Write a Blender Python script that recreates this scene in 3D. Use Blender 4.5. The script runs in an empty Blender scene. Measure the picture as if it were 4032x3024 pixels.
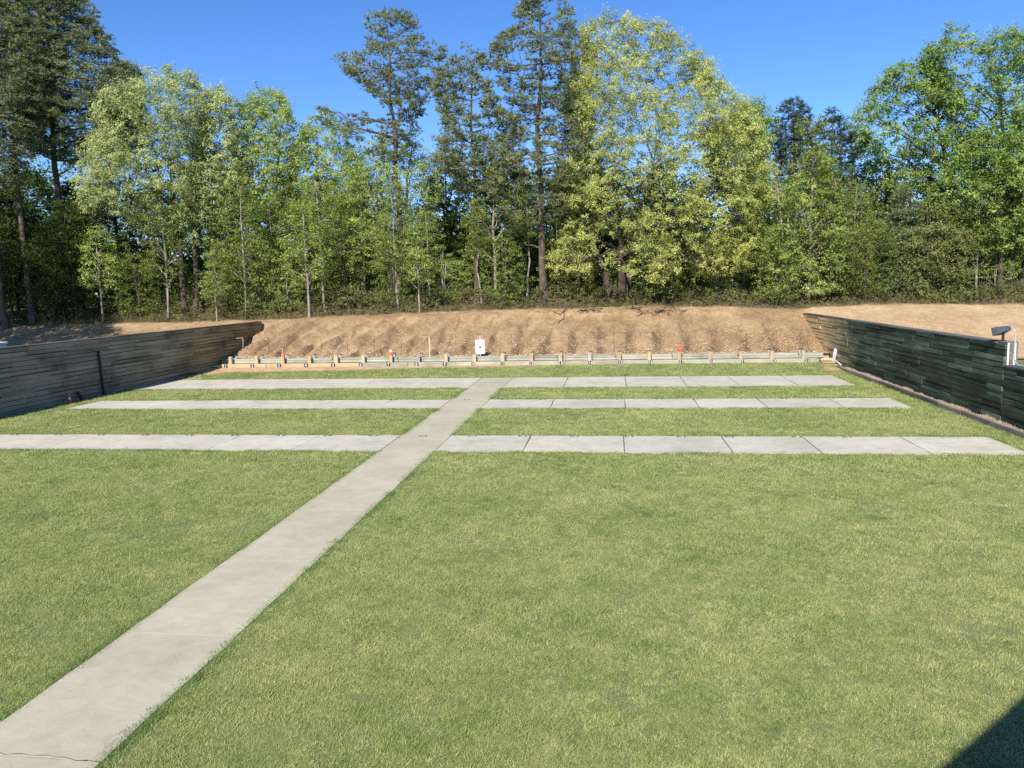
import bpy, bmesh, math, random
import numpy as np
from mathutils import Vector, Matrix

# ------------------------------------------------------------------ camera, sky, sun, exposure
SC = bpy.context.scene
COL = SC.collection
CAMR = np.array([0.99149121, 0.12824174, -0.02234368])
CAMU = np.array([0.00597493, 0.12663049, 0.99193196])
CAMF = np.array([-0.13003647, 0.98362532, -0.12478678])
CAMP = np.array([0.0, 0.0, 6.0])
FPX = 3028.0
cd = bpy.data.cameras.new('camera'); cam = bpy.data.objects.new('camera', cd); COL.objects.link(cam)
cd.sensor_fit = 'HORIZONTAL'; cd.sensor_width = 36.0; cd.lens = FPX/4032*36.0
cd.clip_start = 0.05; cd.clip_end = 6000
cam.matrix_world = Matrix(((CAMR[0], CAMU[0], -CAMF[0], 0), (CAMR[1], CAMU[1], -CAMF[1], 0),
                           (CAMR[2], CAMU[2], -CAMF[2], 6.0), (0, 0, 0, 1)))
SC.camera = cam

SUN_EL, SUN_AZ = math.radians(41), math.radians(11)      # light travels towards +Y, a little to +X
w = bpy.data.worlds.new('World'); SC.world = w; w.use_nodes = True
wn = w.node_tree.nodes; wl = w.node_tree.links
for n in list(wn): wn.remove(n)
sky = wn.new('ShaderNodeTexSky'); sky.sky_type = 'NISHITA'; sky.sun_disc = False
sky.sun_elevation = SUN_EL; sky.sun_rotation = math.pi + SUN_AZ
sky.air_density = 1.0; sky.dust_density = 0.05; sky.ozone_density = 6.0; sky.altitude = 900
bg = wn.new('ShaderNodeBackground'); bg.inputs['Strength'].default_value = 0.14
wo = wn.new('ShaderNodeOutputWorld')
hsv = wn.new('ShaderNodeHueSaturation'); hsv.inputs['Saturation'].default_value = 1.16; hsv.inputs['Hue'].default_value = 0.508; hsv.inputs['Value'].default_value = 0.9
wl.new(sky.outputs[0], hsv.inputs['Color']); wl.new(hsv.outputs[0], bg.inputs[0]); wl.new(bg.outputs[0], wo.inputs[0])
sd = bpy.data.lights.new('sun', 'SUN'); sd.energy = 5.0; sd.angle = math.radians(0.5); sd.color = (1.0, 0.93, 0.82)
sun = bpy.data.objects.new('sun', sd); COL.objects.link(sun)
dirv = Vector((math.sin(SUN_AZ)*math.cos(SUN_EL), math.cos(SUN_AZ)*math.cos(SUN_EL), -math.sin(SUN_EL)))
sun.rotation_euler = dirv.to_track_quat('-Z', 'Y').to_euler(); sun.location = (-20, -60, 60)
SC.view_settings.view_transform = 'Standard'; SC.view_settings.look = 'None'
SC.view_settings.exposure = 0.6; SC.view_settings.gamma = 1.0
SC.cycles.max_bounces = 4; SC.cycles.diffuse_bounces = 2; SC.cycles.transmission_bounces = 3
SC.cycles.transparent_max_bounces = 6; SC.cycles.glossy_bounces = 2
SC.cycles.use_denoising = False
SC.cycles.sample_clamp_indirect = 6.0

rng = np.random.default_rng(7)
random.seed(7)

# ------------------------------------------------------------------ helpers
def at(x, y, Y):
    """point of the real place seen in the photo's pixel (2212 px wide) at range Y"""
    x *= 4032/2212; y *= 4032/2212
    d = CAMF*FPX + (x-2016)*CAMR - (y-1512)*CAMU
    return CAMP + d*(Y/d[1])

def tag(o, label=None, cat=None, group=None, kind=None):
    if label: o['label'] = label
    if cat: o['category'] = cat
    if group: o['group'] = group
    if kind: o['kind'] = kind
    return o

def empty(name, loc, rz=0):
    o = bpy.data.objects.new(name, None); COL.objects.link(o)
    o.location = loc; o.rotation_euler = (0, 0, rz); o.empty_display_size = 0.3
    return o

def mesh_np(name, V, F, mat, parent=None, tint=None, smooth=False, loc=None):
    """V (n,3), F (m,k) all same size k -> object"""
    V = np.asarray(V, np.float32); F = np.asarray(F, np.int32)
    me = bpy.data.meshes.new(name)
    m, k = F.shape
    me.vertices.add(len(V)); me.vertices.foreach_set('co', V.ravel())
    me.loops.add(m*k); me.loops.foreach_set('vertex_index', F.ravel())
    me.polygons.add(m); me.polygons.foreach_set('loop_start', np.arange(0, m*k, k, dtype=np.int32))
    me.polygons.foreach_set('loop_total', np.full(m, k, np.int32))
    if smooth: me.polygons.foreach_set('use_smooth', np.ones(m, bool))
    me.update(calc_edges=True)
    if tint is not None:
        a = me.attributes.new('tint', 'FLOAT', 'FACE'); a.data.foreach_set('value', np.asarray(tint, np.float32))
    me.materials.append(mat)
    o = bpy.data.objects.new(name, me); COL.objects.link(o)
    if parent: o.parent = parent
    if loc is not None: o.location = loc
    return o

class MB:
    """collects boxes, prisms and tubes (quads and polygons) into one mesh"""
    def __init__(s): s.v = []; s.f = []; s.t = []
    def box(s, x0, x1, y0, y1, z0, z1, tint=0.5, M=None):
        b = len(s.v)
        P = [(x0,y0,z0),(x1,y0,z0),(x1,y1,z0),(x0,y1,z0),(x0,y0,z1),(x1,y0,z1),(x1,y1,z1),(x0,y1,z1)]
        if M is not None: P = [tuple(M @ Vector(p)) for p in P]
        s.v += P
        for q in ((3,2,1,0),(4,5,6,7),(0,1,5,4),(1,2,6,5),(2,3,7,6),(3,0,4,7)):
            s.f.append(tuple(b+i for i in q)); s.t.append(tint)
        return s
    def tube(s, pts, rad, n=8, tint=0.5, cap=True):
        pts = [Vector(p) for p in pts]
        if not hasattr(rad, '__len__'): rad = [rad]*len(pts)
        b = len(s.v)
        for i, p in enumerate(pts):
            d = (pts[min(i+1, len(pts)-1)]-pts[max(i-1, 0)]).normalized()
            a = Vector((0,0,1)) if abs(d.z) < 0.9 else Vector((1,0,0))
            u = d.cross(a).normalized(); v = d.cross(u)
            for k in range(n):
                t = 2*math.pi*k/n
                s.v.append(tuple(p + (u*math.cos(t)+v*math.sin(t))*rad[i]))
        for i in range(len(pts)-1):
            for k in range(n):
                s.f.append((b+i*n+k, b+i*n+(k+1)%n, b+(i+1)*n+(k+1)%n, b+(i+1)*n+k)); s.t.append(tint)
        if cap:
            s.f.append(tuple(b+k for k in range(n))[::-1]); s.t.append(tint)
            s.f.append(tuple(b+(len(pts)-1)*n+k for k in range(n))); s.t.append(tint)
        return s
    def lathe(s, prof, n=20, tint=0.5):
        return s.tube([(0, 0, z) for r, z in prof], [r for r, z in prof], n, tint)
    def prism(s, poly, z0, z1, tint=0.5):
        b = len(s.v); n = len(poly)
        s.v += [(x, y, z0) for x, y in poly] + [(x, y, z1) for x, y in poly]
        s.f.append(tuple(b+i for i in range(n))[::-1]); s.f.append(tuple(b+n+i for i in range(n))); s.t += [tint]*2
        for i in range(n):
            s.f.append((b+i, b+(i+1)%n, b+n+(i+1)%n, b+n+i)); s.t.append(tint)
        return s
    def build(s, name, mat, parent=None, bevel=0, smooth=False):
        me = bpy.data.meshes.new(name); me.from_pydata(s.v, [], s.f)
        a = me.attributes.new('tint', 'FLOAT', 'FACE'); a.data.foreach_set('value', np.asarray(s.t, np.float32))
        me.materials.append(mat); me.update()
        if smooth: me.polygons.foreach_set('use_smooth', np.ones(len(me.polygons), bool))
        o = bpy.data.objects.new(name, me); COL.objects.link(o)
        if parent: o.parent = parent
        if bevel:
            md = o.modifiers.new('bevel', 'BEVEL'); md.width = bevel; md.segments = 2; md.limit_method = 'ANGLE'
        return o

def copy_tree(o, parent=None):
    c = o.copy(); COL.objects.link(c)
    if parent: c.parent = parent
    for ch in list(o.children): copy_tree(ch, c)
    return c

def hash2(ix, iy, seed):
    h = (ix.astype(np.int64)*374761393 + iy.astype(np.int64)*668265263 + seed*69069) & 0x7fffffff
    h = ((h ^ (h >> 13))*1274126177) & 0x7fffffff
    return ((h ^ (h >> 16)) & 0xffff)/65535.0
def vnoise(x, y, seed=0):
    x = np.asarray(x, float); y = np.asarray(y, float)
    ix = np.floor(x); iy = np.floor(y); fx = x-ix; fy = y-iy
    fx = fx*fx*(3-2*fx); fy = fy*fy*(3-2*fy)
    a = hash2(ix, iy, seed); b = hash2(ix+1, iy, seed); c = hash2(ix, iy+1, seed); d = hash2(ix+1, iy+1, seed)
    return (a*(1-fx)+b*fx)*(1-fy)+(c*(1-fx)+d*fx)*fy
def fbm(x, y, seed=0, o=4):
    s = 0; a = 0.5
    for i in range(o):
        s = s + a*(vnoise(np.asarray(x)*2**i, np.asarray(y)*2**i, seed+i*17)-0.5); a *= 0.55
    return s

# ------------------------------------------------------------------ materials
def new_mat(name):
    m = bpy.data.materials.new(name); m.use_nodes = True
    nt = m.node_tree; nt.nodes.clear()
    return m, nt
class NT:
    def __init__(s, name):
        s.m, s.nt = new_mat(name); s.N = s.nt.nodes; s.L = s.nt.links
        s.out = s.N.new('ShaderNodeOutputMaterial')
    def n(s, t, **kw):
        k = s.N.new(t)
        for a, b in kw.items(): setattr(k, a, b)
        return k
    def link(s, a, b): s.L.new(a, b)
    def pos(s, sc=(1,1,1), obj=False):
        if obj:
            g = s.n('ShaderNodeTexCoord').outputs['Object']
        else:
            g = s.n('ShaderNodeNewGeometry').outputs['Position']
        mp = s.n('ShaderNodeMapping'); mp.inputs['Scale'].default_value = sc
        s.link(g, mp.inputs['Vector']); return mp.outputs[0]
    def noise(s, vec, scale, detail=4, rough=0.55, dist=0.0):
        k = s.n('ShaderNodeTexNoise'); k.inputs['Scale'].default_value = scale
        k.inputs['Detail'].default_value = detail; k.inputs['Roughness'].default_value = rough
        k.inputs['Distortion'].default_value = dist
        s.link(vec, k.inputs['Vector']); return k.outputs['Fac']
    def ramp(s, fac, stops):
        r = s.n('ShaderNodeValToRGB'); e = r.color_ramp.elements
        while len(e) < len(stops): e.new(0.5)
        for i, (p, c) in enumerate(stops):
            e[i].position = p; e[i].color = (*c, 1) if len(c) == 3 else c
        s.link(fac, r.inputs[0]); return r.outputs[0]
    def mix(s, a, b, f, mode='MIX'):
        k = s.n('ShaderNodeMix', data_type='RGBA', blend_type=mode)
        for sock, v in ((k.inputs[0], f), (k.inputs[6], a), (k.inputs[7], b)):
            if hasattr(v, 'links') or hasattr(v, 'is_linked'): s.link(v, sock)
            elif isinstance(v, (int, float)): sock.default_value = v
            else: sock.default_value = (*v, 1)
        return k.outputs[2]
    def math(s, op, a, b=0.0, clamp=False):
        k = s.n('ShaderNodeMath', operation=op); k.use_clamp = clamp
        for i, v in enumerate((a, b)):
            if hasattr(v, 'is_linked'): s.link(v, k.inputs[i])
            else: k.inputs[i].default_value = v
        return k.outputs[0]
    def attr(s, name='tint'):
        a = s.n('ShaderNodeAttribute'); a.attribute_name = name; return a.outputs['Fac']
    def bump(s, h, strength=0.5, dist=0.02):
        b = s.n('ShaderNodeBump'); b.inputs['Strength'].default_value = strength; b.inputs['Distance'].default_value = dist
        s.link(h, b.inputs['Height']); return b.outputs[0]
    def surf(s, col, rough=0.8, normal=None, spec=0.3, metal=0.0):
        p = s.n('ShaderNodeBsdfPrincipled')
        if hasattr(col, 'is_linked'): s.link(col, p.inputs['Base Color'])
        else: p.inputs['Base Color'].default_value = (*col, 1)
        if hasattr(rough, 'is_linked'): s.link(rough, p.inputs['Roughness'])
        else: p.inputs['Roughness'].default_value = rough
        p.inputs['Specular IOR Level'].default_value = spec; p.inputs['Metallic'].default_value = metal
        if normal is not None: s.link(normal, p.inputs['Normal'])
        s.link(p.outputs[0], s.out.inputs[0]); return s.m

def leaf_mat(name, c0, c1, c2, trans=0.42, patch=0.25):
    t = NT(name)
    tint = t.attr()
    col = t.ramp(tint, [(0.0, c0), (0.5, c1), (1.0, c2)])
    big = t.noise(t.pos(), patch, 2)
    col = t.mix(col, t.ramp(big, [(0.3, (0.72,0.78,0.7)), (0.7, (1.15,1.12,1.1))]), 1.0, 'MULTIPLY')
    d = t.n('ShaderNodeBsdfPrincipled'); d.inputs['Roughness'].default_value = 0.55
    d.inputs['Specular IOR Level'].default_value = 0.28
    tr = t.n('ShaderNodeBsdfTranslucent'); mx = t.n('ShaderNodeMixShader'); mx.inputs[0].default_value = trans
    t.link(col, d.inputs['Base Color'])
    hs = t.n('ShaderNodeHueSaturation'); hs.inputs['Hue'].default_value = 0.487; hs.inputs['Saturation'].default_value = 1.12; hs.inputs['Value'].default_value = 1.15
    t.link(col, hs.inputs['Color']); t.link(hs.outputs[0], tr.inputs[0])
    t.link(d.outputs[0], mx.inputs[1]); t.link(tr.outputs[0], mx.inputs[2]); t.link(mx.outputs[0], t.out.inputs[0])
    return t.m

def bark_mat(name, c0, c1, sc=3.0):
    t = NT(name)
    n = t.noise(t.pos((1,1,0.25)), sc*3, 5, 0.65)
    n2 = t.noise(t.pos(), sc*0.5, 3)
    col = t.ramp(t.math('MULTIPLY', t.math('ADD', n, n2), 0.5), [(0.36, c0), (0.62, c1)])
    return t.surf(col, 0.9, t.bump(n, 0.6, 0.03), 0.15)

def wood_mat(name, stops, along=(6, 0.5, 14), bumpd=0.006, rough=0.85, extra=None):
    t = NT(name)
    tint = t.attr()
    v = t.pos(along)
    off = t.n('ShaderNodeVectorMath', operation='ADD'); cmb = t.n('ShaderNodeCombineXYZ')
    t.link(t.math('MULTIPLY', tint, 37.0), cmb.inputs[0]); t.link(t.math('MULTIPLY', tint, 91.0), cmb.inputs[1])
    t.link(v, off.inputs[0]); t.link(cmb.outputs[0], off.inputs[1])
    g = t.noise(off.outputs[0], 1.0, 5, 0.6, 0.4)
    g2 = t.noise(t.pos((1,0.3,0.7)) if along[1] < 1 else t.pos(), 1.3, 3)
    f = t.math('ADD', t.math('MULTIPLY', tint, 0.26), t.math('ADD', t.math('MULTIPLY', g, 0.70), t.math('MULTIPLY', g2, 0.45)))
    f = t.math('SUBTRACT', f, 0.19)
    col = t.ramp(f, stops)
    if extra: col = extra(t, col, tint)
    return t.surf(col, rough, t.bump(g, 0.5, bumpd), 0.2)

def plain(name, col, rough=0.6, spec=0.4, metal=0.0, var=0.12, sc=8):
    t = NT(name)
    n = t.noise(t.pos(), sc, 4)
    c = t.ramp(n, [(0.3, tuple(x*(1-var) for x in col)), (0.7, tuple(min(1, x*(1+var)) for x in col))])
    return t.surf(c, rough, None, spec, metal)

M = {}
# lawn: living grass, dry thatch and bare sandy dirt (vertex attribute 'dirt')
def grass_colour(t):
    p = t.pos()
    a = t.noise(p, 0.22, 4, 0.6); b = t.noise(p, 1.3, 4, 0.6); c = t.noise(p, 9.0, 3, 0.7)
    f = t.math('ADD', t.math('MULTIPLY', a, 0.38), t.math('ADD', t.math('MULTIPLY', b, 0.34), t.math('MULTIPLY', c, 0.28)))
    return t.ramp(f, [(0.33, (0.160,0.215,0.070)), (0.44, (0.240,0.290,0.118)), (0.56, (0.310,0.345,0.165)), (0.69, (0.385,0.372,0.215))]), f
t = NT('lawn_soil'); col, f = grass_colour(t)
fine = t.noise(t.pos(), 38, 3, 0.7)
col = t.mix(col, t.ramp(fine, [(0.32, (0.22,0.25,0.2)), (0.68, (0.85,0.82,0.75))]), 1.0, 'MULTIPLY')  # ground colour darkened in flecks, painting in the shadows between blades
dn = t.noise(t.pos(), 2.2, 5, 0.6)
dirtc = t.ramp(dn, [(0.3, (0.36,0.225,0.12)), (0.7, (0.58,0.40,0.23))])
df = t.math('ADD', t.attr('dirt'), t.math('MULTIPLY', t.math('SUBTRACT', dn, 0.5), 0.5), True)
col = t.mix(col, dirtc, df)
M['lawn'] = t.surf(col, 0.95, t.bump(fine, 0.7, 0.02), 0.1)
def blade_mat(name, mul):
    t = NT(name); col, f = grass_colour(t)
    oi = t.n('ShaderNodeObjectInfo').outputs['Random']
    col = t.mix(col, t.ramp(oi, [(0.0, (0.58,0.70,0.52)), (0.45, (1,1,1)), (0.8, (1.2,1.14,1.05)), (1.0, (1.5,1.36,1.35))]), 1.0, 'MULTIPLY')
    col = t.mix(col, mul, 1.0, 'MULTIPLY')
    d = t.n('ShaderNodeBsdfPrincipled'); d.inputs['Roughness'].default_value = 0.6; d.inputs['Specular IOR Level'].default_value = 0.25
    tr = t.n('ShaderNodeBsdfTranslucent'); mx = t.n('ShaderNodeMixShader'); mx.inputs[0].default_value = 0.3
    t.link(col, d.inputs['Base Color']); t.link(col, tr.inputs[0])
    t.link(d.outputs[0], mx.inputs[1]); t.link(tr.outputs[0], mx.inputs[2]); t.link(mx.outputs[0], t.out.inputs[0])
    return t.m
M['blade'] = blade_mat('grass_blades', (1.31,1.28,1.12))
M['edge_blade'] = blade_mat('edge_grass_blades', (0.55,0.78,0.55))
# concrete
def concrete(name, a, b, c):
    t = NT(name); p = t.pos()
    big = t.noise(p, 0.5, 5, 0.6); mid = t.noise(t.pos((1,1.3,1)), 2.3, 6, 0.7, 0.6); fi = t.noise(p, 45, 3, 0.7)
    f = t.math('ADD', t.math('MULTIPLY', big, 0.5), t.math('MULTIPLY', mid, 0.5))
    col = t.ramp(f, [(0.34, a), (0.5, b), (0.66, c)])
    tint = t.attr()
    col = t.mix(col, t.ramp(tint, [(0, (0.86,0.86,0.87)), (1, (1.1,1.09,1.07))]), 1.0, 'MULTIPLY')
    col = t.mix(col, t.ramp(fi, [(0.25, (0.82,0.82,0.82)), (0.7, (1.06,1.06,1.06))]), 1.0, 'MULTIPLY')
    return t.surf(col, 0.9, t.bump(fi, 0.3, 0.004), 0.2)
M['concrete'] = concrete('path_concrete', (0.355,0.325,0.240), (0.425,0.392,0.292), (0.49,0.458,0.348))
M['slab'] = concrete('firing_line_concrete', (0.37,0.345,0.275), (0.475,0.445,0.365), (0.565,0.535,0.445))
# berm earth
t = NT('berm_earth'); p = t.pos()
a = t.noise(p, 0.35, 4); b = t.noise(p, 2.5, 5, 0.65); c = t.noise(p, 14, 4, 0.7)
f = t.math('ADD', t.math('MULTIPLY', a, 0.35), t.math('ADD', t.math('MULTIPLY', b, 0.35), t.math('MULTIPLY', c, 0.30)))
col = t.ramp(f, [(0.38, (0.155,0.102,0.053)), (0.5, (0.285,0.192,0.105)), (0.62, (0.41,0.29,0.168))])
pale = t.ramp(f, [(0.36, (0.28,0.190,0.105)), (0.5, (0.39,0.28,0.165)), (0.64, (0.49,0.375,0.24))])
col = t.mix(col, pale, t.attr('pale'))
dark = t.ramp(f, [(0.38, (0.085,0.058,0.034)), (0.6, (0.205,0.140,0.082))])
col = t.mix(col, dark, t.attr('churn'))
lit = t.ramp(c, [(0.35, (0.10,0.075,0.05)), (0.6, (0.26,0.18,0.12))])
col = t.mix(col, lit, t.attr('litter'))
g = t.noise(p, 22, 3, 0.75)
col = t.mix(col, t.ramp(g, [(0.32, (0.55,0.52,0.5)), (0.5, (0.98,0.98,0.98)), (0.72, (1.45,1.4,1.35))]), 1.0, 'MULTIPLY')
M['berm'] = t.surf(col, 0.95, t.bump(c, 0.9, 0.06), 0.1)
# forest floor / far ground
t = NT('forest_floor'); n = t.noise(t.pos(), 1.4, 5, 0.7)
M['floor'] = t.surf(t.ramp(n, [(0.3, (0.045,0.05,0.02)), (0.7, (0.13,0.10,0.06))]), 0.95, t.bump(n, 0.6, 0.1), 0.1)
# timber
def right_extra(t, col, tint):
    sep = t.n('ShaderNodeSeparateXYZ'); t.link(t.n('ShaderNodeNewGeometry').outputs['Position'], sep.inputs[0])
    yy = sep.outputs[1]
    m = t.n('ShaderNodeMapRange'); m.inputs[1].default_value = 51.5; m.inputs[2].default_value = 60.0
    wob = t.math('ADD', yy, t.math('MULTIPLY', t.math('SUBTRACT', t.noise(t.pos((0.5,0.5,1.5)), 0.8, 3), 0.5), 6.0))
    t.link(wob, m.inputs[0])
    dust = t.ramp(t.noise(t.pos((2,0.5,5)), 2.0, 4), [(0.3, (0.46,0.33,0.175)), (0.7, (0.70,0.54,0.31))])
    col = t.mix(col, dust, m.outputs[0])
    st = t.noise(t.pos((1,0.35,0.8)), 1.1, 4, 0.6)
    stain = t.math('MULTIPLY', t.ramp(st, [(0.56, (0,0,0)), (0.68, (1,1,1))]), 0.85)
    return t.mix(col, (0.028,0.022,0.018), t.math('MULTIPLY', stain, t.math('SUBTRACT', 1.0, m.outputs[0])))
M['right_wall'] = wood_mat('green_black_boards', [(0.24, (0.012,0.017,0.012)), (0.45, (0.038,0.058,0.038)), (0.62, (0.088,0.124,0.085)), (0.88, (0.27,0.325,0.25))], (6, 0.45, 16), 0.01, 0.8, right_extra)
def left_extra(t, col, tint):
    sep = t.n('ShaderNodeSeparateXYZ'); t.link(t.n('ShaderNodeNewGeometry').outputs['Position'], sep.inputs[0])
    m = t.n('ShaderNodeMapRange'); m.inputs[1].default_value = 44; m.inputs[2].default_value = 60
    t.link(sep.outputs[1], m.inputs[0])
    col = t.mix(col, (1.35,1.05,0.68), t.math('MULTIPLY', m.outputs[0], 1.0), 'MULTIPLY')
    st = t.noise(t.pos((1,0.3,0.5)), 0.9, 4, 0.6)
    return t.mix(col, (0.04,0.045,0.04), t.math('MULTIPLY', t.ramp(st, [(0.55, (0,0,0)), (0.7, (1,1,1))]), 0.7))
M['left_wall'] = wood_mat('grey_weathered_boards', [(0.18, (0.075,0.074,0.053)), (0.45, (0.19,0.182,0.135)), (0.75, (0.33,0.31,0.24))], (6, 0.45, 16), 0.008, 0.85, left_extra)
M['cap'] = wood_mat('dark_cap_boards', [(0.2, (0.035,0.035,0.034)), (0.5, (0.085,0.085,0.082)), (0.85, (0.19,0.185,0.175))], (14, 0.5, 6))
M['kerb'] = wood_mat('grey_kerb_timber', [(0.2, (0.06,0.06,0.05)), (0.5, (0.16,0.15,0.125)), (0.85, (0.34,0.31,0.26))], (12, 0.5, 12))
M['beam'] = wood_mat('bleached_green_sleeper', [(0.2, (0.14,0.135,0.10)), (0.42, (0.30,0.29,0.225)), (0.66, (0.44,0.415,0.325)), (0.9, (0.55,0.50,0.40))], (0.6, 9, 14))
M['beam2'] = wood_mat('blue_green_sleeper', [(0.2, (0.13,0.14,0.11)), (0.5, (0.29,0.315,0.265)), (0.8, (0.42,0.43,0.36)), (0.95, (0.52,0.48,0.39))], (0.6, 9, 14))
M['dustbeam'] = wood_mat('sand_covered_sleeper', [(0.2, (0.20,0.155,0.09)), (0.45, (0.43,0.33,0.19)), (0.9, (0.56,0.45,0.28))], (0.9, 5, 6))
M['post'] = wood_mat('tan_post_timber', [(0.2, (0.28,0.20,0.115)), (0.5, (0.47,0.35,0.205)), (0.8, (0.62,0.49,0.31))], (14, 14, 1.2))
M['greypost'] = wood_mat('grey_post_timber', [(0.2, (0.20,0.17,0.125)), (0.5, (0.36,0.315,0.24)), (0.9, (0.50,0.45,0.36))], (14, 14, 1.2))
M['sheet'] = plain('target_paper', (0.60,0.62,0.67), 0.8, 0.2, 0, 0.05)
M['stick'] = plain('raw_pine_stick', (0.72,0.52,0.31), 0.7, 0.2)
M['steel'] = plain('dark_steel', (0.022,0.024,0.028), 0.5, 0.4)
M['pipe'] = plain('blue_grey_paint', (0.26,0.335,0.45), 0.5, 0.4, 0, 0.25)
M['rust'] = plain('rusty_rod', (0.115,0.07,0.042), 0.8, 0.2)
M['pinkrod'] = plain('pale_rusted_rod', (0.50,0.40,0.37), 0.7, 0.2)
M['black'] = plain('black_plate', (0.03,0.03,0.032), 0.7, 0.3, 0, 0.4, 12)
M['white'] = plain('white_paint', (0.8,0.8,0.78), 0.6, 0.3, 0, 0.08)
M['digit'] = plain('worn_white_digits', (0.52,0.54,0.56), 0.7, 0.2, 0, 0.3, 20)
M['floordigit'] = plain('worn_floor_digits', (0.72,0.72,0.7), 0.8, 0.2, 0, 0.2, 20)
M['floorplate'] = plain('worn_floor_plate', (0.10,0.10,0.105), 0.8, 0.2, 0, 0.5, 9)
M['orange'] = plain('orange_plastic', (0.75,0.115,0.03), 0.5, 0.4, 0, 0.1)
M['fadedorange'] = plain('faded_orange_plastic', (0.68,0.20,0.115), 0.6, 0.3, 0, 0.15)
M['redorange'] = plain('red_orange_plastic', (0.85,0.05,0.022), 0.45, 0.4, 0, 0.08)
M['band'] = plain('reflective_band', (0.75,0.75,0.75), 0.35, 0.5, 0, 0.1)
M['pvc'] = plain('white_pvc', (0.55,0.50,0.41), 0.5, 0.4, 0, 0.1)
M['fixture'] = plain('charcoal_lamp_paint', (0.075,0.085,0.105), 0.38, 0.5, 0, 0.15)
M['glass'] = plain('lamp_glass', (0.05,0.055,0.06), 0.15, 0.6)
M['conduit'] = plain('grey_conduit', (0.42,0.42,0.40), 0.5, 0.4)
M['rubber'] = plain('black_rubber', (0.02,0.02,0.022), 0.8, 0.25)
M['chip'] = plain('pale_wood_chips', (0.66,0.50,0.32), 0.8, 0.2, 0, 0.3, 3)
M['chalk'] = plain('blue_line_paint', (0.30,0.33,0.37), 0.9, 0.1, 0, 0.3, 5)
M['stepwood'] = wood_mat('sandy_step_timber', [(0.2, (0.24,0.175,0.10)), (0.5, (0.40,0.30,0.175)), (0.9, (0.55,0.43,0.27))], (0.8, 9, 12))
M['roof'] = plain('brown_shingle', (0.10,0.085,0.07), 0.9, 0.1)
M['towerwood'] = wood_mat('tower_timber', [(0.2, (0.2,0.15,0.09)), (0.8, (0.4,0.3,0.19))], (10, 10, 1.0))
M['straw'] = plain('dry_grass_straw', (0.42,0.33,0.235), 0.9, 0.1, 0, 0.25, 6)
# bark and leaves
M['bark_pine'] = bark_mat('pine_bark', (0.045,0.032,0.026), (0.165,0.125,0.098))
M['bark_dark'] = bark_mat('oak_bark', (0.032,0.026,0.021), (0.115,0.095,0.075))
M['bark_pale'] = bark_mat('pale_bark', (0.12,0.10,0.08), (0.40,0.36,0.30), 1.5)
M['needle'] = leaf_mat('pine_needles', (0.098, 0.138, 0.064), (0.218, 0.253, 0.121), (0.368, 0.391, 0.198), 0.2)
M['needle_dark'] = leaf_mat('dark_pine_needles', (0.036, 0.06, 0.041), (0.072, 0.098, 0.06), (0.12, 0.144, 0.084), 0.15)
M['leaf_silver'] = leaf_mat('silver_green_leaves', (0.251, 0.305, 0.115), (0.439, 0.508, 0.21), (0.65, 0.701, 0.36))
M['leaf_yellow'] = leaf_mat('yellow_green_leaves', (0.27, 0.325, 0.085), (0.485, 0.525, 0.155), (0.68, 0.7, 0.28))
M['leaf_green'] = leaf_mat('fresh_green_leaves', (0.192, 0.282, 0.061), (0.348, 0.443, 0.105), (0.552, 0.621, 0.198))
M['leaf_bright'] = leaf_mat('bright_green_leaves', (0.115, 0.207, 0.046), (0.23, 0.339, 0.077), (0.437, 0.54, 0.165))
M['leaf_mid'] = leaf_mat('understory_leaves', (0.112, 0.171, 0.035), (0.23, 0.303, 0.065), (0.403, 0.451, 0.13))
M['leaf_brown'] = leaf_mat('bronze_green_leaves', (0.131, 0.161, 0.05), (0.231, 0.259, 0.085), (0.336, 0.345, 0.13))
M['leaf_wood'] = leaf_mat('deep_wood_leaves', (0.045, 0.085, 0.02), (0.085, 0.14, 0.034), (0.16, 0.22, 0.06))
M['shrub'] = leaf_mat('olive_undergrowth', (0.095, 0.105, 0.04), (0.165, 0.165, 0.065), (0.26, 0.25, 0.105))

# ------------------------------------------------------------------ ground, lawn, slabs
WALL_L, WALL_R = -31.0, 15.5
rows = [(27.35, 30.45), (37.4, 40.55), (45.35, 50.55)]
PX0, PX1 = -8.68, -6.60
def lawn_z(x, y):
    return np.clip((y-51.0)/5.4, 0, 1)**1.2*0.27*np.ones_like(x)
def crest_z(x):
    return np.interp(x, [-80,-57,-40,-31,-23,-11,2,10,15.3,16.5,20,33,70], [3.2,3.35,3.42,3.5,3.72,4.02,4.05,3.9,3.62,3.75,3.85,3.7,3.7])
def dirt_at(x, y):
    d = np.zeros_like(x)
    k = np.interp(x, [-31,-22,-14,-6,2,14,15.5], [2.9,2.4,1.5,1.1,0.55,0.5,0.9])
    d = np.maximum(d, np.clip((y-(56.5-k))/0.6, 0, 1)*np.interp(x, [-31,-8,0,16], [1,0.9,0.55,0.6]))
    d = np.maximum(d, 0.9*np.clip(1-((x+29.6)/1.4)**2-((y-54.2)/1.6)**2, 0, 1))
    d = np.maximum(d, np.clip(1.1-np.hypot((x-14.6)/1.2, (y-53.6)/1.6), 0, 1))
    d = np.maximum(d, 0.35*np.clip(1-np.abs(x-14.95)/0.35, 0, 1)*(y > 33))
    return d

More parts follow.
